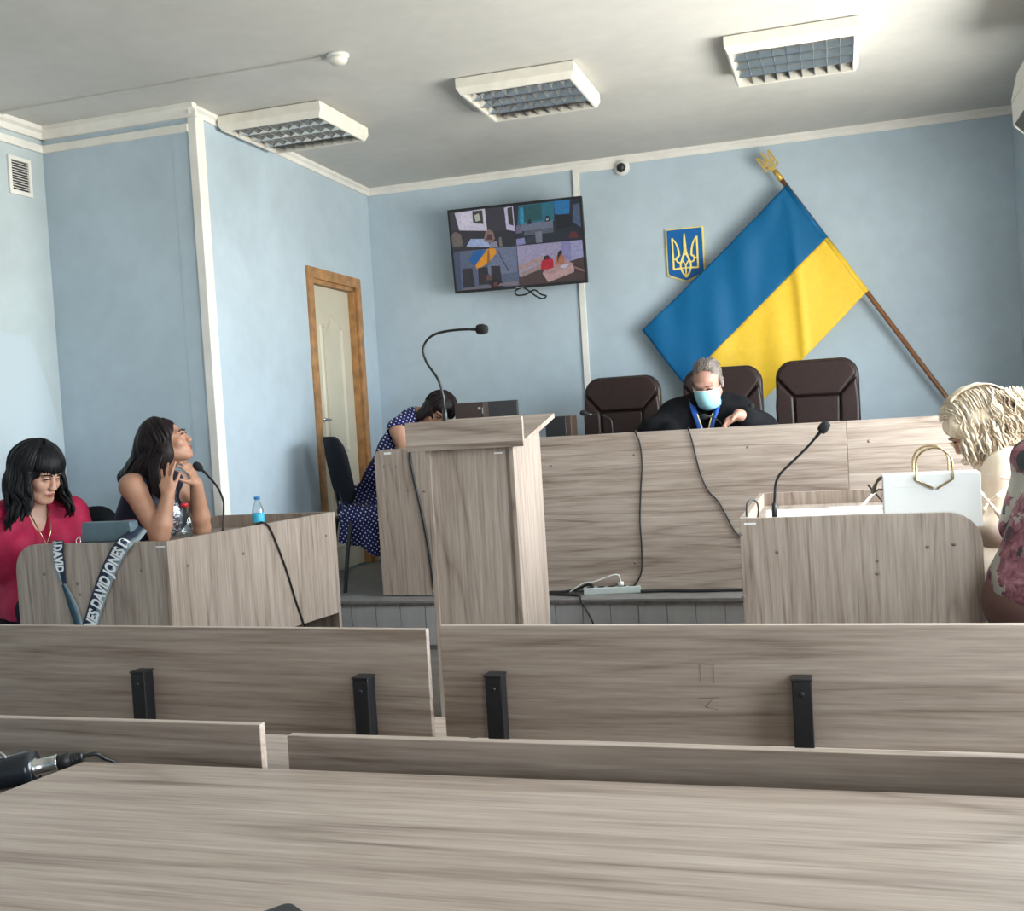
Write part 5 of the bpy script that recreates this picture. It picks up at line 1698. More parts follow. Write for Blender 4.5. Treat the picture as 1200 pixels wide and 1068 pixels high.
class Figure:
    """joints in world metres; prims are replayed for the body and, swollen a little, for the clothes"""
    def __init__(s, J, bulk=1.0, female=True, hs=1.0):
        s.J = {k: np.array(v, float) for k, v in J.items()}
        s.b, s.fem, s.hs = bulk, female, hs
        j = s.J
        s.A = frame(j['face'], j.get('headup', (0, 0, 1)))
        up = nrm(j['neck'] - j['pelvis'])
        r = j['sr'] - j['sl']
        r = nrm(r - up * (r @ up))
        s.T = np.stack([r, np.cross(up, r), up], 1)     # right, forward, up
        s.L = np.linalg.norm(j['neck'] - j['pelvis'])
    def tp(s, x, y, f):
        return s.J['pelvis'] + s.T @ np.array([x, y, f * s.L])
    def torso(s, F, off=0.0):
        b, T = s.b, s.T
        j = s.J
        F.ell(s.tp(0, 0, .02), (.165 * b, .125 * b, .13), T, .05, off=off)
        F.ell(s.tp(0, .01, .30), (.140 * b, .112 * b, .17), T, .06, off=off)
        F.ell(s.tp(0, .0, .62), (.155 * b, .108 * b, .20), T, .06, off=off)
        F.ell(s.tp(0, -.01, .84), (.130 * b, .085 * b, .12), T, .05, off=off)
        for a in ('sl', 'sr'):
            F.cap(j['neck'] - s.T[:, 2] * .035 - s.T[:, 1] * .01, j[a], .052, .056 * b ** .5, .05, off=off)
        if s.fem:
            for q in (-1, 1):
                F.ell(s.tp(q * .075 * b, .085 * b, .66), (.068 * b, .062 * b, .070 * b), T, .04, off=off)
    def arm(s, F, side, off=0.0, upto=2.0, k=.03):
        j = s.J
        a, e, w = j['s' + side], j['e' + side], j['w' + side]
        b = s.b
        ra = .052 * b if s.fem else .055 * b
        if upto >= 1:
            F.cap(a, e, ra, ra * .80, k, off=off)
        else:
            F.cap(a, a + (e - a) * upto, ra, ra * (1 - .2 * upto), k, off=off)
        if upto > 1:
            f = upto - 1
            m = e + (w - e) * .28
            F.cap(e, m, ra * .80, ra * .84, .02, off=off)
            if f > .28:
                F.cap(m, e + (w - e) * f, ra * .84, ra * .84 + (.030 * b ** .5 - ra * .84) * (f - .28) / .72, .02, off=off)
    def legs(s, F, off=0.0, upto=2.0, feet=True):
        j, b = s.J, s.b
        for q in 'lr':
            F.cap(j['h' + q], j['k' + q], .088 * b, .062 * b ** .5, .04, off=off)
            if upto > 1:
                F.cap(j['k' + q], j['a' + q], .058 * b ** .5, .038, .02, off=off)
                if feet:
                    d = nrm((j['k' + q] - j['h' + q]) * np.array([1, 1, 0]) + 1e-6)
                    t = j['a' + q] + d * .15
                    t[2] = j['a' + q][2] - .05
                    F.cap(j['a' + q] - np.array([0, 0, .02]), t, .038, .028, .02, off=off)
    def neckhead(s, F):
        j = s.J
        c = j['head']
        base = c + s.A @ (np.array([0, -.022, -.075]) * s.hs)
        F.cap(base, j['neck'], (.046 if s.fem else .054) * s.hs, (.052 if s.fem else .062), .03)
        head_prims(F, c, s.A, s.hs)
    def bounds(s, keys, pad):
        P = np.array([s.J[k] for k in keys])
        return P.min(0) - pad, P.max(0) + pad

def seated(root_pt, pelvis, fwd, foot_z, spread=.10, thigh=.42, knee_drop=None):
    """hips, knees and ankles of a sitting figure"""
    f = nrm(np.array([fwd[0], fwd[1], 0]))
    r = np.array([f[1], -f[0], 0])
    p = np.array(pelvis, float)
    out = {}
    for q, s in (('r', 1), ('l', -1)):
        out['h' + q] = p + r * .085 * s + np.array([0, 0, -.02])
        out['k' + q] = p + r * (.085 + spread * .4) * s + f * thigh + np.array([0, 0, -.01])
        k = out['k' + q]
        out['a' + q] = np.array([k[0] - f[0] * .06, k[1] - f[1] * .06, foot_z + .075])
    return out

def shoes(root, J):
    for q in 'lr':
        d = nrm((J['k' + q] - J['h' + q]) * np.array([1, 1, 0]))
        a = J['a' + q]
        F = Field(a - .28, a + .28, .010)
        z = a[2] - .075
        F.cap((a[0] - d[0] * .05, a[1] - d[1] * .05, z + .034), (a[0] + d[0] * .16, a[1] + d[1] * .16, z + .030), .046, .040, .02)
        F.cut((a[0], a[1], z + .002), (0, 0, -1))
        F.cut((a[0], a[1], z + .075), (0, 0, 1))
        F.build('shoe', 'shoe', root, 1)

def lock(mb, pts, r, n=5, flat=.6):
    P_ = smooth_path(pts, 4)
    N = len(P_)
    rs = [r * (.55 + .45 * math.sin(PI * min(1, .25 + .75 * i / (N - 1)) * .98)) * (1 if i < N - 3 else (.85, .55, .15)[i - N + 3]) for i in range(N)]
    mb.tube(P_, rs, n, flat=flat)

def hair_locks(root, name, mat, c, A, sc, phis, L, r=.013, wave=.0, wfreq=2.0, part=0.0, rad=(.088, .106, .098), thmax=1.75, spread_out=.0, inward=.0, seed=1, layers=(1.0, 1.05), jitter=.03, bend=None, th0=.12):
    """locks that leave the crown, follow the skull and hang down"""
    rg = random.Random(seed)
    m = MB()
    cc = np.array(c) + A @ (np.array([0, -.018, .030]) * sc)
    for ly in layers:
        for ph in phis:
            ph = ph + rg.uniform(-.05, .05)
            pts = []
            tm = thmax + rg.uniform(-.12, .12)
            for i in range(6):
                th = th0 + (tm - th0) * i / 5
                p = np.array([rad[0] * math.sin(th) * math.sin(ph) + part * sc * (1 - i / 5), rad[1] * math.sin(th) * math.cos(ph), rad[2] * math.cos(th)]) * sc * (ly + rg.uniform(-.01, .012))
                pts.append(cc + A @ p)
            out = A @ np.array([math.sin(ph), math.cos(ph), 0])
            out[2] = 0
            ln = L(ph) if callable(L) else L
            ln *= rg.uniform(.88, 1.1)
            p0 = pts[-1]
            k = max(2, int(ln / .04))
            w0 = rg.uniform(0, 6.28)
            for i in range(1, k + 1):
                f = i / k
                q = p0 + np.array([0, 0, -ln * f]) + out * (spread_out * f - inward * f * f)
                q = q + np.array([math.cos(w0), math.sin(w0), 0]) * wave * math.sin(w0 + wfreq * 6.28 * f) * min(1, 2 * f)
                if bend is not None:
                    q = bend(q, f)
                pts.append(q + np.array([rg.uniform(-1, 1), rg.uniform(-1, 1), 0]) * jitter * .1)
            lock(m, pts, r * sc * rg.uniform(.8, 1.2))
    return m.build(name, M[mat], root)

V3 = lambda v: np.array([v.x, v.y, v.z])
PY = lambda x, y, Y: V3(py(x, y, Y))
PZ = lambda x, y, z: V3(pz(x, y, z))

def stool(loc, w, d, h, rz, label):
    t = empty('backless_bench', loc, rz, label=label, cat='bench')
    T = Matrix.Translation(loc) @ Matrix.Rotation(rz, 4, 'Z')
    MB(T).box((-w / 2, -d / 2, h - .025), (w / 2, d / 2, h)).build('seat', M['wood_y'], t, bevel=.002)
    for s in (-1, 1):
        MB(T).box((-w / 2 + .04, s * (d / 2 - .12) - .011, 0), (w / 2 - .04, s * (d / 2 - .12) + .011, h - .0255)).build('leg', M['wood_z'], t)
    MB(T).box((-.011, -d / 2 + .135, .18), (.011, d / 2 - .135, .26)).build('stretcher', M['wood_y'], t)
    return t

# ---------------- the judge
def judge():
    Y = 6.32
    head = PY(829, 449, Y - .02)
    neck = PY(829, 474, Y + .10)
    sl, sr = PY(864, 484, Y + .12), PY(792, 488, Y + .12)
    pelvis = np.array([neck[0], Y + .33, ZP + .57])
    J = dict(head=head, neck=neck, sl=sl, sr=sr, pelvis=pelvis, face=(-.10, -.84, -.42),
             el=PY(890, 500, Y - .02), er=PY(768, 505, Y - .06))
    J['wl'] = PY(866, 486, Y - .20)
    J['wr'] = PY(800, 512, Y - .22)
    J.update(seated(None, pelvis, (0, -1), ZP, thigh=.40))
    root = empty('person', (pelvis[0], pelvis[1], ZP), label='person in black robe and pale blue mask seated at the bench, grey hair, reading', cat='person')
    f = Figure(J, 1.12, False, 1.06)
    lo, hi = f.bounds(('head', 'neck', 'sl', 'sr', 'el', 'er', 'wl', 'wr', 'pelvis'), .17)
    F = Field(lo, hi, .0058)
    f.torso(F); f.arm(F, 'l'); f.arm(F, 'r'); f.neckhead(F)
    hand_prims(F, J['wl'], PY(853, 494, Y - .24) - J['wl'], (-.2, .3, -1), (-.3, -1, .1), (.5, .5, .5, .55), 1.05)
    hand_prims(F, J['wr'], np.array((.7, -.4, -.15)), (0, 0, -1), (.2, .9, .3), (.25,) * 4, 1.05)
    F.build('body', 'skin_c', root)
    # robe: wide sleeves, draped shoulders
    lo2, hi2 = f.bounds(('neck', 'sl', 'sr', 'el', 'er', 'wl', 'wr', 'pelvis'), .22)
    C = Field(lo2, hi2, .008)
    f.torso(C, .022)
    for q in 'lr':
        C.cap(J['s' + q], J['e' + q] + np.array([0, 0, -.03]), .074, .094, .07)
        C.cap(J['e' + q] + np.array([0, 0, -.03]), J['e' + q] + (J['w' + q] - J['e' + q]) * .62, .085, .070, .05)
        C.cap(J['neck'] + np.array([0, .03, -.02]), J['s' + q], .062, .078, .08)
        C.cap(J['neck'] + np.array([0, .0, -.06]), J['e' + q] + np.array([0, .03, -.02]), .07, .07, .09)
    C.cap(pelvis + np.array([0, 0, 0]), pelvis + np.array([0, 0, .2]), .20, .19, .06)
    C.ripple(.0045, 46, 30, 7, .4)
    C.ell(J['neck'] + np.array([0, -.045, .045]), (.062, .075, .085), None, .01, sub=True)
    # v opening down the chest
    ch = f.tp(0, .14, .86)
    C.cap(J['neck'] + np.array([0, -.10, .0]), ch + np.array([0, -.02, -.10]), .050, .020, .01, sub=True)
    C.build('robe', 'robe', root)
    # shirt front and collar
    S_ = Field(lo2, hi2, .008)
    f.torso(S_, .010)
    S_.ell(J['neck'] + np.array([0, -.03, .055]), (.060, .070, .075), None, .01, sub=True)
    S_.cut(J['neck'] + np.array([0, 0, -.30]), (0, 0, -1))
    S_.build('dark_shirt', 'robe', root)
    nk = J['neck']
    W_ = MB()
    W_.prism([nk + np.array(q) for q in ((-.052, -.086, .024), (.052, -.086, .024), (.030, -.108, -.020), (0, -.114, -.030), (-.030, -.108, -.020))], (0, .012, 0))
    W_.build('white_collar', M['paper'], root, bevel=.004)
    for s in (-1, 1):
        pts = [nk + np.array(q) for q in ((s * .070, .01, .045), (s * .078, -.055, .030), (s * .064, -.125, -.03), (s * .040, -.150, -.10), (s * .024, -.155, -.17), (s * .02, -.155, -.24))]
        P_ = smooth_path(pts, 6)
        vs = []
        for i, p in enumerate(P_):
            a = Vector((s * .017, -.004, .004)) if i > 6 else Vector((s * .012, -.014, .004))
            vs += [p - a, p + a]
        o = MB().add(vs, [(2 * i, 2 * i + 1, 2 * i + 3, 2 * i + 2) for i in range(len(P_) - 1)], True).build('ribbon', M['ribbon'], root)
        so = o.modifiers.new('t', 'SOLIDIFY'); so.thickness = .003
        MB().tube([p + Vector((-s * .012, -.005, 0)) for p in P_[14:]], .003, 6).build('gold_edge', M['arms_gold'], o)
    # mask
    A, sc = f.A, f.hs
    Lc = lambda x, y, z: Vector(head + A @ (np.array([x, y, z]) * sc))
    vs, fs = [], []
    NU_, NV_ = 13, 9
    for i in range(NV_):
        t = i / (NV_ - 1)
        for j_ in range(NU_):
            u = -1 + 2 * j_ / (NU_ - 1)
            wdt = .071 - .012 * abs(t - .35)
            z = -.010 - .108 * t + .016 * (1 - u * u) * (1 - t) - .012 * (1 - u * u) * t
            y = .052 + .078 * (1 - u * u) ** .75 * (1 - .30 * (2 * t - .75) ** 2) - .018 * t
            vs.append(Lc(u * wdt, y + .0022 * math.sin(t * 22), z))
    fs = [(i * NU_ + j_, i * NU_ + j_ + 1, (i + 1) * NU_ + j_ + 1, (i + 1) * NU_ + j_) for i in range(NV_ - 1) for j_ in range(NU_ - 1)]
    mk = MB().add(vs, fs, True).build('face_mask', M['mask'], root)
    so = mk.modifiers.new('t', 'SOLIDIFY'); so.thickness = .003
    MB().tube([vs[i] + Vector((0, -.001, .001)) for i in range(NU_)], .003, 6).build('top_seam', M['paper'], mk)
    for s in (-1, 1):
        MB().tube(smooth_path([Lc(s * .068, .055, -.02), Lc(s * .080, .01, .0), Lc(s * .086, -.014, .02)]), .0016, 5).build('ear_loop', M['paper'], mk)
    face_parts(root, head, A, sc, 'hair_grey', lips=False, closed=True)
    # short swept hair, receding at the forehead
    Hh = Field(head - .17, head + .17, .005)
    E = lambda p, r, **kw: Hh.ell(head + A @ (np.array(p) * sc), np.array(r) * sc, A, **kw)
    E((0, -.028, .036), (.0775, .0965, .0845), k=.0)
    E((0, .060, -.035), (.075, .085, .095), k=.012, sub=True)
    E((0, .112, .052), (.060, .062, .045), k=.014, sub=True)
    Hh.cut(head + A @ np.array([0, -.02, -.062]), -A[:, 2])
    for s in (-1, 1):
        E((s * .078, .006, .012), (.012, .022, .034), k=.01)
        E((s * .080, -.006, -.012), (.016, .020, .030), k=.004, sub=True)
    Hh.ripple(.0012, 160, 150, 120, .3)
    Hh.build('hair', 'hair_grey', root, 1)
    rg = random.Random(4)
    m = MB()
    for i in range(150):
        ph = rg.uniform(-1, 1)
        s = 1 if rg.random() < .5 else -1
        y0 = rg.uniform(-.01, .052)
        x0 = s * rg.uniform(.0, .05)
        pts = []
        for k in range(5):
            y = y0 - .038 * k
            x = x0 + s * .008 * k
            rr = 1 - (x / .088) ** 2 - ((y + .026) / .105) ** 2
            if rr <= .02:
                break
            pts.append(Vector(head + A @ (np.array([x, y, .037 + .0925 * math.sqrt(rr)]) * sc)))
        if len(pts) >= 3:
            lock(m, pts, .0045, 4, .6)
    m.build('swept_strands', M['hair_grey'], root)
    # trousers and shoes under the bench
    lo3, hi3 = f.bounds(('hl', 'hr', 'kl', 'kr', 'al', 'ar'), .14)
    Tt = Field(lo3, hi3, .011)
    f.legs(Tt, .012, 2, False)
    Tt.build('trousers', 'dark_cloth', root)
    shoes(root, J)
judge()

# ---------------- woman in the crimson blouse
def woman_crimson():
    Y = 4.24
    head = PY(45, 555, Y - .02)
    fw = (.93, -.14, -.36)
    neck = PY(36, 592, Y + .05)
    d = nrm((.82, -.42, 0))
    r = np.array([d[1], -d[0], 0])            # person's right
    mid = neck + np.array([0, 0, -.055])
    sr = mid + r * .175 + d * .01
    sl = mid - r * .175 + d * .03
    pelvis = np.array([neck[0] - d[0] * .14, neck[1] - d[1] * .14 + .03, .56])
    J = dict(head=head, neck=neck, sl=sl, sr=sr, pelvis=pelvis, face=fw)
    J['er'] = PY(8, 668, 4.16)
    J['wr'] = PY(80, 716, 4.34)
    J['el'] = sl + d * .12 + np.array([.02, .02, -.25])
    J['wl'] = J['el'] + d * .19 + r * .06 + np.array([0, 0, .03])
    J.update(seated(None, pelvis, d, 0, thigh=.36))
    root = empty('person', (pelvis[0], pelvis[1], 0), label='person in a crimson blouse with black hair and fringe, looking down', cat='person')
    f = Figure(J, 1.22, True, 1.08)
    lo, hi = f.bounds(('head', 'neck', 'sl', 'sr', 'el', 'er', 'wl', 'wr', 'pelvis'), .17)
    F = Field(lo, hi, .0055)
    f.torso(F); f.arm(F, 'l'); f.arm(F, 'r'); f.neckhead(F)
    hand_prims(F, J['wl'], d - r * -.1, (0, 0, -1), r, (.5, .5, .5, .5))
    hand_prims(F, J['wr'], d + np.array([0, .3, .1]), (0, .3, -1), -r, (.5, .5, .5, .5))
    F.build('body', 'skin_a', root)
    lo2, hi2 = f.bounds(('neck', 'sl', 'sr', 'el', 'er', 'wl', 'wr', 'pelvis'), .20)
    C = Field(lo2, hi2, .0075)
    f.torso(C, .014)
    for q in 'lr':
        f.arm(C, q, .018, 1.95)
    C.ell(pelvis + np.array([0, 0, .02]), (.215, .19, .15), f.T, .05)
    for q in 'lr':
        C.cap(J['h' + q], J['h' + q] + (J['k' + q] - J['h' + q]) * .75, .122, .112, .05)
    C.cut((0, 0, .50), (0, 0, -1))
    C.ripple(.003, 34, 30, 26, .2)
    fr = f.tp(0, .15, .86)
    C.cap(neck + d * .07 + np.array([0, 0, .02]), fr + d * .02 + np.array([0, 0, -.07]), .050, .024, .012, sub=True)
    C.ell(neck + np.array([0, 0, .06]), (.075, .075, .07), None, .012, sub=True)
    C.build('blouse', 'pink', root)
    lo3, hi3 = f.bounds(('hl', 'hr', 'kl', 'kr', 'al', 'ar', 'pelvis'), .18)
    Tt = Field(lo3, hi3, .011)
    Tt.ell(pelvis, (.20, .17, .12), f.T, .05)
    f.legs(Tt, .012, 2, False)
    Tt.build('trousers', 'dark_cloth', root)
    shoes(root, J)
    face_parts(root, head, f.A, f.hs, 'hair_black', closed=True)
    A, sc = f.A, f.hs
    Hh = Field(head - np.array([.24, .24, .30]), head + .22, .0055)
    E = lambda p, rr, **kw: Hh.ell(head + A @ (np.array(p) * sc), np.array(rr) * sc, A, **kw)
    E((0, -.022, .040), (.092, .106, .094), k=0)
    E((0, -.075, -.06), (.095, .070, .13), k=.05)
    for s in (-1, 1):
        E((s * .078, -.015, -.035), (.024, .055, .085), k=.03)
    E((0, .085, -.052), (.066, .070, .088), k=.010, sub=True)
    Hh.ripple(.003, 120, 120, 20, .5)
    Hh.build('hair', 'hair_black', root, 1)
    ph = [1.05 + i * .14 for i in range(32)]
    hair_locks(root, 'long_locks', 'hair_black', head, A, sc, ph, lambda p: .27 if 1.6 < p % 6.28 < 4.7 else .20, .015, .020, 1.6, layers=(1.02, 1.09, 1.15), seed=3, spread_out=.035, rad=(.090, .104, .098))
    # fringe over the brow
    m = MB()
    rg = random.Random(5)
    for i in range(46):
        u = -1 + 2 * i / 45 + rg.uniform(-.03, .03)
        a = u * 1.0
        pts = []
        for k in range(6):
            th = .25 + (1.36 + .10 * rg.random() - .10 * abs(u)) * k / 5
            pts.append(Vector(head + A @ ((np.array([0, -.016, .036]) + np.array([.088 * math.sin(th) * math.sin(a), .113 * math.sin(th) * math.cos(a), .100 * math.cos(th)])) * sc)))
        lock(m, pts, .0085, 5, .6)
    m.build('fringe', M['hair_black'], root)
    # thin gold chain
    b = neck + d * .055
    MB().tube(smooth_path([b + r * .05 + np.array([0, 0, .01]), fr + r * .028 + d * .03 + np.array([0, 0, .0]), fr + d * .035 + np.array([0, 0, -.07])]), .0028, 6).build('neck_chain', M['brass'], root)
    MB().tube(smooth_path([b - r * .05 + np.array([0, 0, .01]), fr - r * .028 + d * .03 + np.array([0, 0, .0]), fr + d * .035 + np.array([0, 0, -.07])]), .0028, 6).build('neck_chain', M['brass'], root)
    return J, d
JC, dC = woman_crimson()
visitor_chair((JC['pelvis'][0], JC['pelvis'][1], 0), math.atan2(-dC[0], dC[1]), 'black visitor chair under the woman in the crimson blouse')

# ---------------- woman with bare arms, chin raised
def woman_bare_arms():
    Y = 4.70
    head = PY(196, 518, Y)
    d = nrm((1.0, .06, 0))
    r = np.array([d[1], -d[0], 0])
    neck = PY(182, 560, Y + .02)
    sr, sl = PY(155, 570, Y - .15), PY(205, 566, Y + .19)
    pelvis = PY(152, 640, Y + .08)
    pelvis[2] = .58
    J = dict(head=head, neck=neck, sl=sl, sr=sr, pelvis=pelvis, face=(.87, .34, .33))
    J['er'] = PY(187, 628, Y - .17)
    J['wr'] = PY(197, 581, Y - .15)
    J['el'] = PY(236, 620, Y + .20)
    J['wl'] = PY(230, 567, Y + .10)
    J.update(seated(None, pelvis, d, 0, thigh=.38))
    root = empty('person', (pelvis[0], pelvis[1], 0), label='person with bare arms and long dark hair, chin raised and hands at the neck', cat='person')
    f = Figure(J, 1.10, True, 1.0)
    lo, hi = f.bounds(('head', 'neck', 'sl', 'sr', 'el', 'er', 'wl', 'wr', 'pelvis'), .17)
    F = Field(lo, hi, .0052)
    f.torso(F); f.arm(F, 'l'); f.arm(F, 'r'); f.neckhead(F)
    kn = PY(196, 560, Y - .14)
    hand_prims(F, J['wr'], PY(192, 556, Y - .13) - J['wr'], np.array([.2, 1, .1]), np.array([.9, .2, -.1]), (.10, .22, .30, .34), .96, .55, .55, .2)
    hand_prims(F, J['wl'], PY(222, 548, Y + .05) - J['wl'], np.array([-.6, -.3, .5]), np.array([.1, -1, .1]), (.4, .4, .45, .5), .95)
    F.build('body', 'skin_b', root)
    lo2, hi2 = f.bounds(('neck', 'sl', 'sr', 'pelvis'), .24)
    C = Field(lo2, hi2, .0065)
    f.torso(C, .010)
    for q in 'lr':
        out = nrm(J['s' + q] - J['neck'])
        C.cap(J['s' + q] + out * .045 + np.array([0, 0, .02]), J['s' + q] + out * .055 + (J['e' + q] - J['s' + q]) * .7, .082, .085, .012, sub=True)
    C.ell(neck + d * .03 + np.array([0, 0, .05]), (.080, .085, .095), None, .012, sub=True)
    C.ripple(.002, 34, 34, 22, .1)
    C.build('sleeveless_top', 'navy', root)
    # silver front panel
    S_ = Field(lo2, hi2, .007)
    f.torso(S_, .0165)
    cpt = f.tp(0, .10, .62)
    for n_, o_ in ((f.T[:, 0], .062), (-f.T[:, 0], .062)):
        S_.cut(cpt + n_ * o_, n_)
    S_.cut(f.tp(0, .035, .6), -f.T[:, 1])
    S_.cut(f.tp(0, 0, .25), -f.T[:, 2])
    S_.ell(neck + d * .03 + np.array([0, 0, .05]), (.080, .085, .095), None, .006, sub=True)
    S_.build('sequin_panel', 'sequin', root, 1)
    lo3, hi3 = f.bounds(('hl', 'hr', 'kl', 'kr', 'al', 'ar', 'pelvis'), .18)
    Tt = Field(lo3, hi3, .011)
    Tt.ell(pelvis, (.19, .16, .14), f.T, .05)
    f.legs(Tt, .012, 2, False)
    Tt.build('trousers', 'dark_cloth', root)
    shoes(root, J)
    face_parts(root, head, f.A, f.hs, 'hair_dark', closed=True)
    A, sc = f.A, f.hs
    Hh = Field(head - np.array([.30, .24, .34]), head + .22, .0055)
    E = lambda p, rr, **kw: Hh.ell(head + A @ (np.array(p) * sc), np.array(rr) * sc, A, **kw)
    E((0, -.028, .040), (.090, .104, .092), k=0)
    Hh.cap(head + A @ np.array([0, -.085, .0]), PY(160, 556, Y), .085, .055, .05)
    Hh.cap(PY(160, 552, Y - .01), PY(140, 562, Y + .02), .05, .03, .05)
    for s in (-1, 1):
        E((s * .078, -.018, -.030), (.022, .052, .080), k=.03)
        Hh.cap(head + A @ np.array([s * .080, -.02, -.05]), PY(186 + 10 * (s < 0), 578, Y - .09 * s), .030, .022, .03)
    E((0, .085, -.040), (.068, .074, .108), k=.008, sub=True)
    Hh.ripple(.0025, 110, 110, 20, .9)
    Hh.build('hair', 'hair_dark', root, 1)
    ph = [1.15 + i * .135 for i in range(30)]
    def bend(q, t):
        return q + np.array([-.10 * t, 0, 0])
    hair_locks(root, 'long_locks', 'hair_dark', head, A, sc, ph, lambda p: .20, .015, .010, 1.0, layers=(1.02, 1.08), seed=8, spread_out=.02, rad=(.090, .106, .098), bend=bend)
    m = MB()
    rg = random.Random(2)
    for i in range(16):
        a = rg.uniform(-1, 1)
        pts = [PY(188 + a * 3, 530, Y - .11), PY(180 + a * 5, 548, Y - .145), PY(182 + a * 5, 566, Y - .15), PY(187 + a * 5, 586 + 4 * a, Y - .14)]
        lock(m, [Vector(p) for p in pts], .012, 5, .6)
    m.build('front_lock', M['hair_dark'], root)
    return J, d
JB, dB = woman_bare_arms()
visitor_chair((JB['pelvis'][0] + .02, JB['pelvis'][1], 0), math.atan2(-dB[0], dB[1]), 'black visitor chair under the woman with bare arms')

# ---------------- woman in the dotted dress, bending over the side desk
def woman_dotted():
    Y = 6.42
    head = PY(513, 483, Y - .05)
    neck = PY(492, 487, Y - .02)
    d = nrm((.96, -.25, 0))
    r = np.array([d[1], -d[0], 0])
    pelvis = PY(432, 594, Y + .02)
    mid = neck + (pelvis - neck) * .10
    sr, sl = mid + r * .165 + np.array([0, 0, -.02]), mid - r * .165
    J = dict(head=head, neck=neck, sl=sl, sr=sr, pelvis=pelvis, face=(.45, -.72, -.62), headup=(.75, -.1, .55))
    J['er'] = PY(476, 527, Y - .20)
    J['wr'] = PY(500, 534, Y - .22)
    J['el'] = sl + np.array([.12, -.02, -.20])
    J['wl'] = J['el'] + np.array([.20, -.06, .0])
    J.update(seated(None, pelvis, d, ZP, thigh=.38))
    root = empty('person', (pelvis[0], pelvis[1], ZP), label='person in a navy dress with white dots bending over the side desk', cat='person')
    f = Figure(J, 1.05, True, 1.0)
    lo, hi = f.bounds(('head', 'neck', 'sl', 'sr', 'el', 'er', 'wl', 'wr', 'pelvis', 'kl', 'kr', 'al', 'ar'), .17)
    F = Field(lo, hi, .0068)
    f.torso(F); f.arm(F, 'l'); f.arm(F, 'r'); f.neckhead(F); f.legs(F)
    hand_prims(F, J['wl'], (.9, -.3, -.1), (0, 0, -1), r, (.3,) * 4)
    hand_prims(F, J['wr'], (.9, -.1, -.1), (0, 0, -1), -r, (.3,) * 4)
    F.build('body', 'skin_b', root)
    C = Field(lo - .05, hi + .05, .008)
    f.torso(C, .014)
    for q in 'lr':
        f.arm(C, q, .012, .02)
    C.ell(pelvis + np.array([.0, 0, -.03]), (.18, .19, .14), f.T, .06)
    for q in 'lr':
        C.cap(J['h' + q], J['k' + q], .105, .095, .06)
    # skirt hem falling over the seat edge
    C.cap(pelvis + np.array([-.02, -.10, -.06]), pelvis + np.array([.14, -.17, -.20]), .10, .09, .06)
    C.cap(J['kr'] * .5 + J['hr'] * .5, J['kr'] * .5 + J['hr'] * .5 + np.array([0, 0, -.14]), .10, .10, .06)
    C.cap(pelvis + np.array([-.06, -.12, -.04]), pelvis + np.array([-.05, -.20, -.19]), .08, .07, .06)
    C.cap(pelvis + np.array([-.02, -.22, -.06]), pelvis + np.array([.18, -.28, -.22]), .07, .08, .06)
    C.cap(PY(414, 603, 6.16), PY(452, 608, 6.10), .062, .07, .06)
    C.cap(PY(416, 606, 6.18), PY(420, 628, 6.16), .06, .045, .05)
    C.cap(PY(440, 608, 6.12), PY(444, 634, 6.12), .07, .06, .05)
    C.cap(J['kl'], J['kl'] + np.array([0, 0, -.14]), .09, .09, .06)
    C.cap(J['kr'], J['kr'] + np.array([0, 0, -.14]), .09, .09, .06)
    for q in 'lr':
        out = nrm(J['s' + q] - J['neck'])
        C.cap(J['s' + q] + out * .02 + (J['e' + q] - J['s' + q]) * .25, J['e' + q], .075, .08, .012, sub=True)
    C.ell(neck + np.array([.05, -.01, .0]), (.075, .085, .085), None, .01, sub=True)
    C.ripple(.003, 30, 30, 20, .1)
    C.cut(pelvis + np.array([-.10, 0, -.20]), (-.28, 0, -1))
    C.build('dotted_dress', 'polka', root)
    shoes(root, J)
    face_parts(root, head, f.A, f.hs, 'hair_dark', closed=True)
    A, sc = f.A, f.hs
    Hh = Field(head - .26, head + .24, .006)
    E = lambda p, rr, **kw: Hh.ell(head + A @ (np.array(p) * sc), np.array(rr) * sc, A, **kw)
    E((0, -.022, .038), (.092, .108, .096), k=0)
    for s in (-1, 1):
        E((s * .080, .005, -.035), (.022, .055, .095), k=.03)
    E((0, .085, -.048), (.056, .070, .088), k=.008, sub=True)
    Hh.ripple(.0025, 110, 110, 60, .9)
    Hh.build('hair', 'hair_dark', root, 1)
    hair_locks(root, 'loose_locks', 'hair_dark', head, A, sc, [.9 + i * .16 for i in range(28)], .06, .014, .006, 1.0, layers=(1.03,), seed=11, rad=(.092, .108, .098))
    return J
JD = woman_dotted()

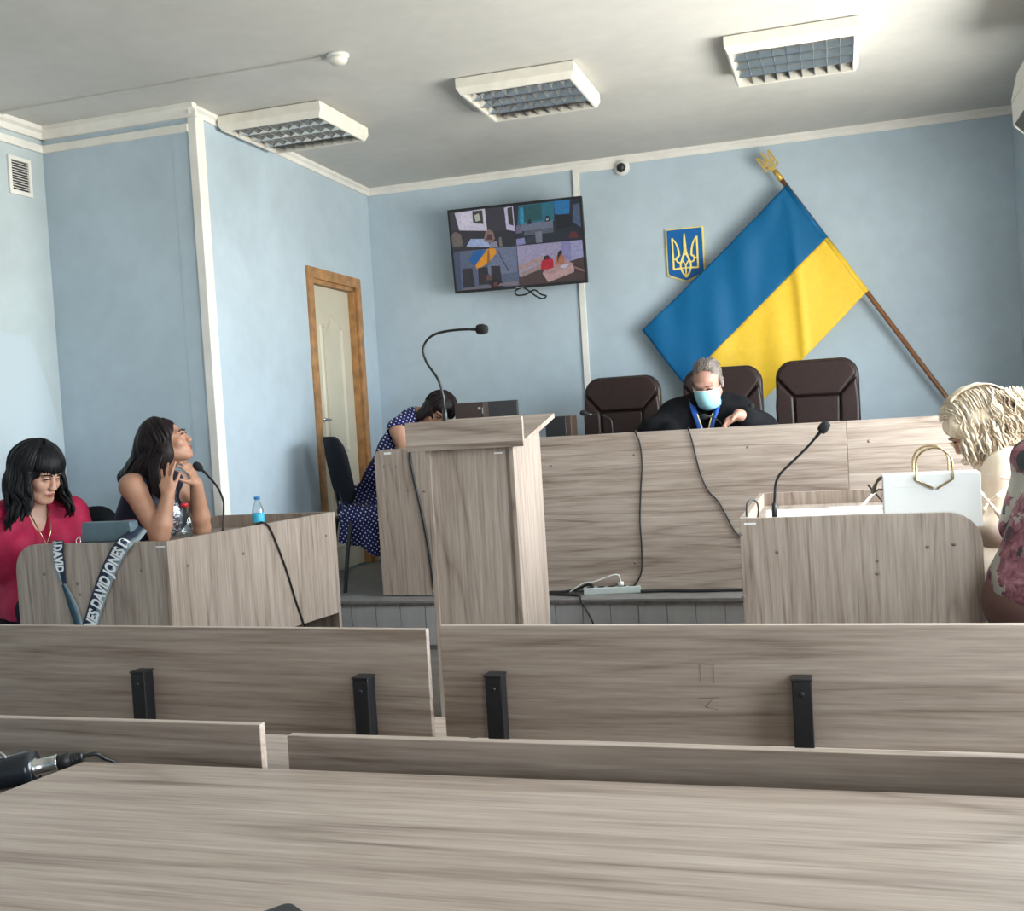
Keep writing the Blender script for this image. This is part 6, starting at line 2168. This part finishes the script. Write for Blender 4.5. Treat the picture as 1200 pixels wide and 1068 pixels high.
# ---------------- blonde woman, head lowered
def woman_blonde():
    Y = 4.84
    head = PY(1141, 503, Y)
    d = nrm((-1.0, .05, 0))
    r = np.array([d[1], -d[0], 0])
    neck = PY(1172, 528, Y + .03)
    sl, sr = PY(1180, 553, Y - .16), PY(1180, 545, Y + .20)
    pelvis = PY(1215, 640, Y + .06)
    pelvis[2] = .57
    J = dict(head=head, neck=neck, sl=sl, sr=sr, pelvis=pelvis, face=(-.78, -.05, -.60), headup=(-.5, 0, .8))
    J['el'] = PY(1162, 622, Y - .18)
    J['wl'] = PY(1085, 600, Y - .18)
    J['er'] = sr + np.array([-.10, .05, -.26])
    J['wr'] = J['er'] + np.array([-.22, -.05, .04])
    J.update(seated(None, pelvis, d, 0, thigh=.38))
    root = empty('person', (pelvis[0], pelvis[1], 0), label='person with wavy blonde hair and beige blouse, head lowered behind the white handbag', cat='person')
    f = Figure(J, 1.06, True, 1.0)
    lo, hi = f.bounds(('head', 'neck', 'sl', 'sr', 'el', 'er', 'wl', 'wr', 'pelvis'), .17)
    F = Field(lo, hi, .0056)
    f.torso(F); f.arm(F, 'l'); f.arm(F, 'r'); f.neckhead(F)
    hand_prims(F, J['wl'], PY(1040, 588, Y - .22) - J['wl'], (0, .3, -1), np.array([0, .9, .4]), (.3, .3, .35, .4), .95)
    hand_prims(F, J['wr'], (-1, -.1, 0), (0, 0, -1), (0, -1, 0), (.3,) * 4, .95)
    F.build('body', 'skin_a', root)
    lo2, hi2 = f.bounds(('neck', 'sl', 'sr', 'el', 'er', 'wl', 'wr', 'pelvis'), .20)
    C = Field(lo2, hi2, .0072)
    f.torso(C, .014)
    for q in 'lr':
        C.cap(J['s' + q], J['e' + q], .066, .068, .04)
        C.cap(J['e' + q], J['e' + q] + (J['w' + q] - J['e' + q]) * .55, .062, .052, .03)
    C.cap(J['neck'] + np.array([.02, 0, -.06]), J['sl'], .075, .07, .05)
    C.ell(neck + np.array([-.05, 0, .03]), (.075, .075, .075), None, .012, sub=True)
    C.ripple(.0055, 44, 40, 36, .8)
    C.build('beige_blouse', 'beige', root)
    # gathered frill round the neckline and seams at the sleeves
    ring = [neck + np.array([-.05, 0, .0]) + np.array([.088 * math.cos(t), .090 * math.sin(t), .030 * math.cos(t) - .012]) for t in np.linspace(0, 2 * PI, 25)]
    MB().tube(ring, [.011 + .004 * (k % 2) for k in range(25)], 7).build('neck_frill', M['beige'], root)
    for q in 'lr':
        c_ = J['s' + q] + (J['e' + q] - J['s' + q]) * .12
        t_ = nrm(J['e' + q] - J['s' + q])
        a_ = nrm(np.cross(t_, (0, 1, 0)))
        b_ = np.cross(t_, a_)
        MB().tube([c_ + (a_ * math.cos(t) + b_ * math.sin(t)) * .0815 for t in np.linspace(0, 2 * PI, 25)], .0045, 6).build('sleeve_seam', M['cream'], root)
        c_ = J['e' + q] + (J['w' + q] - J['e' + q]) * .54
        t_ = nrm(J['w' + q] - J['e' + q])
        a_ = nrm(np.cross(t_, (0, 0, 1)))
        b_ = np.cross(t_, a_)
        MB().tube([c_ + (a_ * math.cos(t) + b_ * math.sin(t)) * .054 for t in np.linspace(0, 2 * PI, 25)], .008, 6).build('cuff', M['beige'], root)
    kt = PY(1158, 588, Y - .29)
    m = MB()
    for a, b in (((0, 0), (-.03, -.05)), ((0, 0), (.05, -.07)), ((0, 0), (.06, .04)), ((0, 0), (-.04, .05))):
        m.tube(smooth_path([kt, kt + np.array([a[0] * .5 + b[0] * .5, -.012, b[1] * .5]), kt + np.array([b[0], 0.005, b[1]])]), [.006] * 8 + [.010] * 8 + [.004], 7)
    m.ball(kt, .012, 10)
    m.build('tied_bow', M['beige'], root)
    lo3, hi3 = f.bounds(('hl', 'hr', 'kl', 'kr', 'al', 'ar', 'pelvis'), .18)
    Tt = Field(lo3, hi3, .011)
    Tt.ell(pelvis, (.19, .17, .13), f.T, .05)
    f.legs(Tt, .016, 2, False)
    Tt.build('light_trousers', 'beige', root)
    shoes(root, J)
    face_parts(root, head, f.A, f.hs, 'hair_grey', closed=True)
    A, sc = f.A, f.hs
    Hh = Field(head - np.array([.22, .26, .30]), head + np.array([.36, .26, .24]), .006)
    E = lambda p, rr, **kw: Hh.ell(head + A @ (np.array(p) * sc), np.array(rr) * sc, A, **kw)
    E((0, -.028, .044), (.094, .112, .102), k=0)
    E((0, -.085, .02), (.105, .09, .12), k=.05)
    Hh.cap(head + A @ np.array([0, -.06, .02]), PY(1192, 506, Y), .105, .075, .05)
    for s in (-1, 1):
        E((s * .085, -.015, -.020), (.034, .070, .085), k=.03)
        E((s * .075, .04, .05), (.03, .05, .05), k=.03)
    E((0, .090, -.058), (.060, .070, .085), k=.008, sub=True)
    Hh.ripple(.004, 60, 60, 50, .9)
    Hh.build('hair', 'hair_blonde', root, 1)
    rg = random.Random(21)
    m = MB()
    # sweeping waves from the crown over the near side and towards the nape
    for i in range(480):
        side = -1 if rg.random() < .68 else 1            # person's left side faces the hall
        y0 = rg.uniform(-.10, .075)
        z0 = .040 + .112 * math.sqrt(max(0, 1 - ((y0 + .028) / .125) ** 2))
        lay = rg.uniform(1.0, 1.13)
        pts = []
        wv = rg.uniform(0, 6.28)
        tlen = rg.uniform(.7, 1.15)
        for k in range(8):
            t = k / 7 * tlen
            a = t * 1.75
            x = side * .100 * math.sin(a) * lay
            z = .040 + (z0 - .040) * math.cos(a) * lay - .05 * max(0, t - .7)
            y = y0 - .07 * t + .020 * math.sin(wv + t * 8.5) * (0.2 + t)
            x += side * .010 * math.sin(wv + 1 + t * 9) * t
            pts.append(Vector(head + A @ (np.array([x, y, z]) * sc)))
        lock(m, pts, rg.uniform(.0035, .0065), 5, .65)
    for i in range(260):
        x0 = rg.uniform(-.08, .08)
        pts = []
        wv = rg.uniform(0, 6.28)
        for k in range(8):
            t = k / 7
            a = -.35 + t * 2.3
            pts.append(Vector(head + A @ np.array([x0 * (1 + .35 * t) + .010 * math.sin(wv + t * 9) * t, -.04 - .135 * math.sin(a), .040 + .118 * math.cos(a) * (1 - .0 * t) * rg.uniform(.97, 1.03)])))
        lock(m, pts, rg.uniform(.0035, .0065), 5, .65)
    for i in range(260):
        a0 = rg.uniform(-1, 1)
        st = PY(1150 + rg.uniform(-22, 40), 500 + rg.uniform(-14, 16), Y - .06 - .07 * rg.random())
        pts = [Vector(st)]
        p = np.array(st)
        wv = rg.uniform(0, 6.28)
        n = rg.randint(4, 6)
        for k in range(n):
            p = p + np.array([.010 * math.cos(wv + k * 1.5), .010 * math.sin(wv + k * 1.5), -.020])
            pts.append(Vector(p))
        lock(m, pts, rg.uniform(.0035, .0065), 5, .65)
    for i in range(300):
        p = PY(rg.uniform(1158, 1206), rg.uniform(452, 498), Y - rg.uniform(.03, .13))
        pts = [Vector(p)]
        wv = rg.uniform(0, 6.28)
        for k in range(6):
            p = p + np.array([.012 * math.cos(wv + k * 1.3) + .006, .010 * math.sin(wv + k * 1.3) - .003, -.017])
            pts.append(Vector(p))
        lock(m, pts, rg.uniform(.0035, .0065), 5, .65)
    m.build('wavy_locks', M['hair_blonde'], root)
    # spectacles
    Lc = lambda x, y, z: Vector(head + A @ (np.array([x, y, z]) * sc))
    m = MB()
    for s in (-1, 1):
        m.tube([Lc(s * .030 + .020 * math.cos(t * .5236), .104, .0 + .015 * math.sin(t * .5236)) for t in range(13)],   .0011, 6)
        m.tube([Lc(s * .050, .102, .004), Lc(s * .078, -.01, .006)], .0011, 6)
    m.tube([Lc(-.010, .105, .003), Lc(.010, .105, .003)], .0011, 6)
    m.build('spectacles', M['brass'], root)
    return J
JBl = woman_blonde()
pen0, pen1 = PY(1017, 568, 4.60), PY(1030, 583, 4.60)
pe = (pen1 - pen0)
pn = MB().tube([pen0, pen0 + pe * .62], .0048, 10).tube([pen0 + pe * .62, pen1 + pe * .5], .0040, 10).build('pen', plain('brown_pen_barrel', (0.05, 0.03, 0.025, 1), .4), None, origin=pen0)
tag(pn, 'dark brown pen held behind the white handbag', 'pen')
sl0, sl1 = PY(1001, 601, 4.55), PY(1026, 573, 4.58)
tp_ = MB().obox(sl0, sl1 - sl0, (.010, .0, -.006), (0, .002, 0)).build('paper_strip', M['cream'], None, origin=sl0)
tag(tp_, 'narrow cream strip of card leaning towards the white handbag', 'paper')

# ---------------- person in the rose-printed blouse, back turned, partly beyond the frame
def person_roses():
    Y = 4.10
    edge = PY(1152, 705, Y)
    cx_ = edge[0] + .215
    pelvis = np.array([cx_, Y + .02, .545])
    d = nrm((.35, .94, 0))
    r = np.array([d[1], -d[0], 0])
    neck = pelvis + np.array([.15, .06, .55])
    head = neck + np.array([.05, .06, .17])
    mid = neck + np.array([0, 0, -.06])
    sl, sr = mid - r * .175, mid + r * .175
    J = dict(head=head, neck=neck, sl=sl, sr=sr, pelvis=pelvis, face=(.5, .8, -.15))
    J['el'] = sl + np.array([-.045, .06, -.25])
    J['wl'] = J['el'] + d * .22 + np.array([.03, 0, .04])
    J['er'] = sr + np.array([-.03, .08, -.26])
    J['wr'] = J['er'] + np.array([-.07, .20, .03])
    J.update(seated(None, pelvis, d, 0, thigh=.38))
    root = empty('person', (pelvis[0], pelvis[1], 0), label='person in a rose-printed blouse and brown skirt, back turned, cut off by the picture edge', cat='person')
    f = Figure(J, 1.0, True, 1.0)
    lo, hi = f.bounds(('head', 'neck', 'sl', 'sr', 'el', 'er', 'wl', 'wr', 'pelvis', 'kl', 'kr', 'al', 'ar'), .17)
    F = Field(lo, hi, .0075)
    f.torso(F); f.arm(F, 'l'); f.arm(F, 'r'); f.neckhead(F); f.legs(F)
    hand_prims(F, J['wl'], d, (0, 0, -1), r, (.3,) * 4)
    hand_prims(F, J['wr'], d, (0, 0, -1), -r, (.3,) * 4)
    F.build('body', 'skin_a', root)
    C = Field(lo - .04, hi + .04, .0075)
    f.torso(C, .016)
    for q in 'lr':
        C.cap(J['s' + q], J['e' + q], .062, .068, .03)
    C.cap(pelvis + np.array([0.01, 0, .06]), pelvis + np.array([.05, 0, .24]), .208, .165, .05)
    C.ell(neck + np.array([0, 0, .05]), (.085, .085, .07), None, .012, sub=True)
    C.ripple(.004, 30, 32, 24, .4)
    C.ell(pelvis + np.array([.02, -.10, -.16]), (.30, .40, .20), None, .01, sub=True)
    C.build('rose_blouse', 'floral', root)
    K = Field(lo - .04, hi + .04, .009)
    K.ell(pelvis + np.array([0, 0, -.01]), (.215, .20, .145), f.T, .05)
    K.cap(pelvis, pelvis + np.array([0, 0, .05]), .175, .17, .05)
    for q in 'lr':
        K.cap(J['h' + q], J['k' + q], .115, .085, .06)
        K.cap(J['k' + q], J['k' + q] + np.array([0, 0, -.18]), .08, .09, .05)
    K.cut((0, 0, .4415), (0, 0, -1)) if False else None
    K.build('brown_skirt', 'brown_cloth', root)
    shoes(root, J)
    face_parts(root, head, f.A, f.hs, 'hair_dark')
    hair = Field(head - .22, head + .22, .007)
    E = lambda p, rr, **kw: hair.ell(head + f.A @ (np.array(p) * f.hs), np.array(rr) * f.hs, f.A, **kw)
    E((0, -.026, .036), (.092, .108, .094), k=0)
    E((0, -.09, -.06), (.085, .05, .10), k=.04)
    E((0, .085, -.045), (.066, .070, .090), k=.008, sub=True)
    hair.build('hair', 'hair_dark', root, 1)
    return J
JR = person_roses()
stool(((JR['pelvis'][0] + JBl['pelvis'][0]) / 2 + .02, 4.45, 0), .34, 1.55, .415, 0, 'low backless bench under the blonde woman and the person in roses')
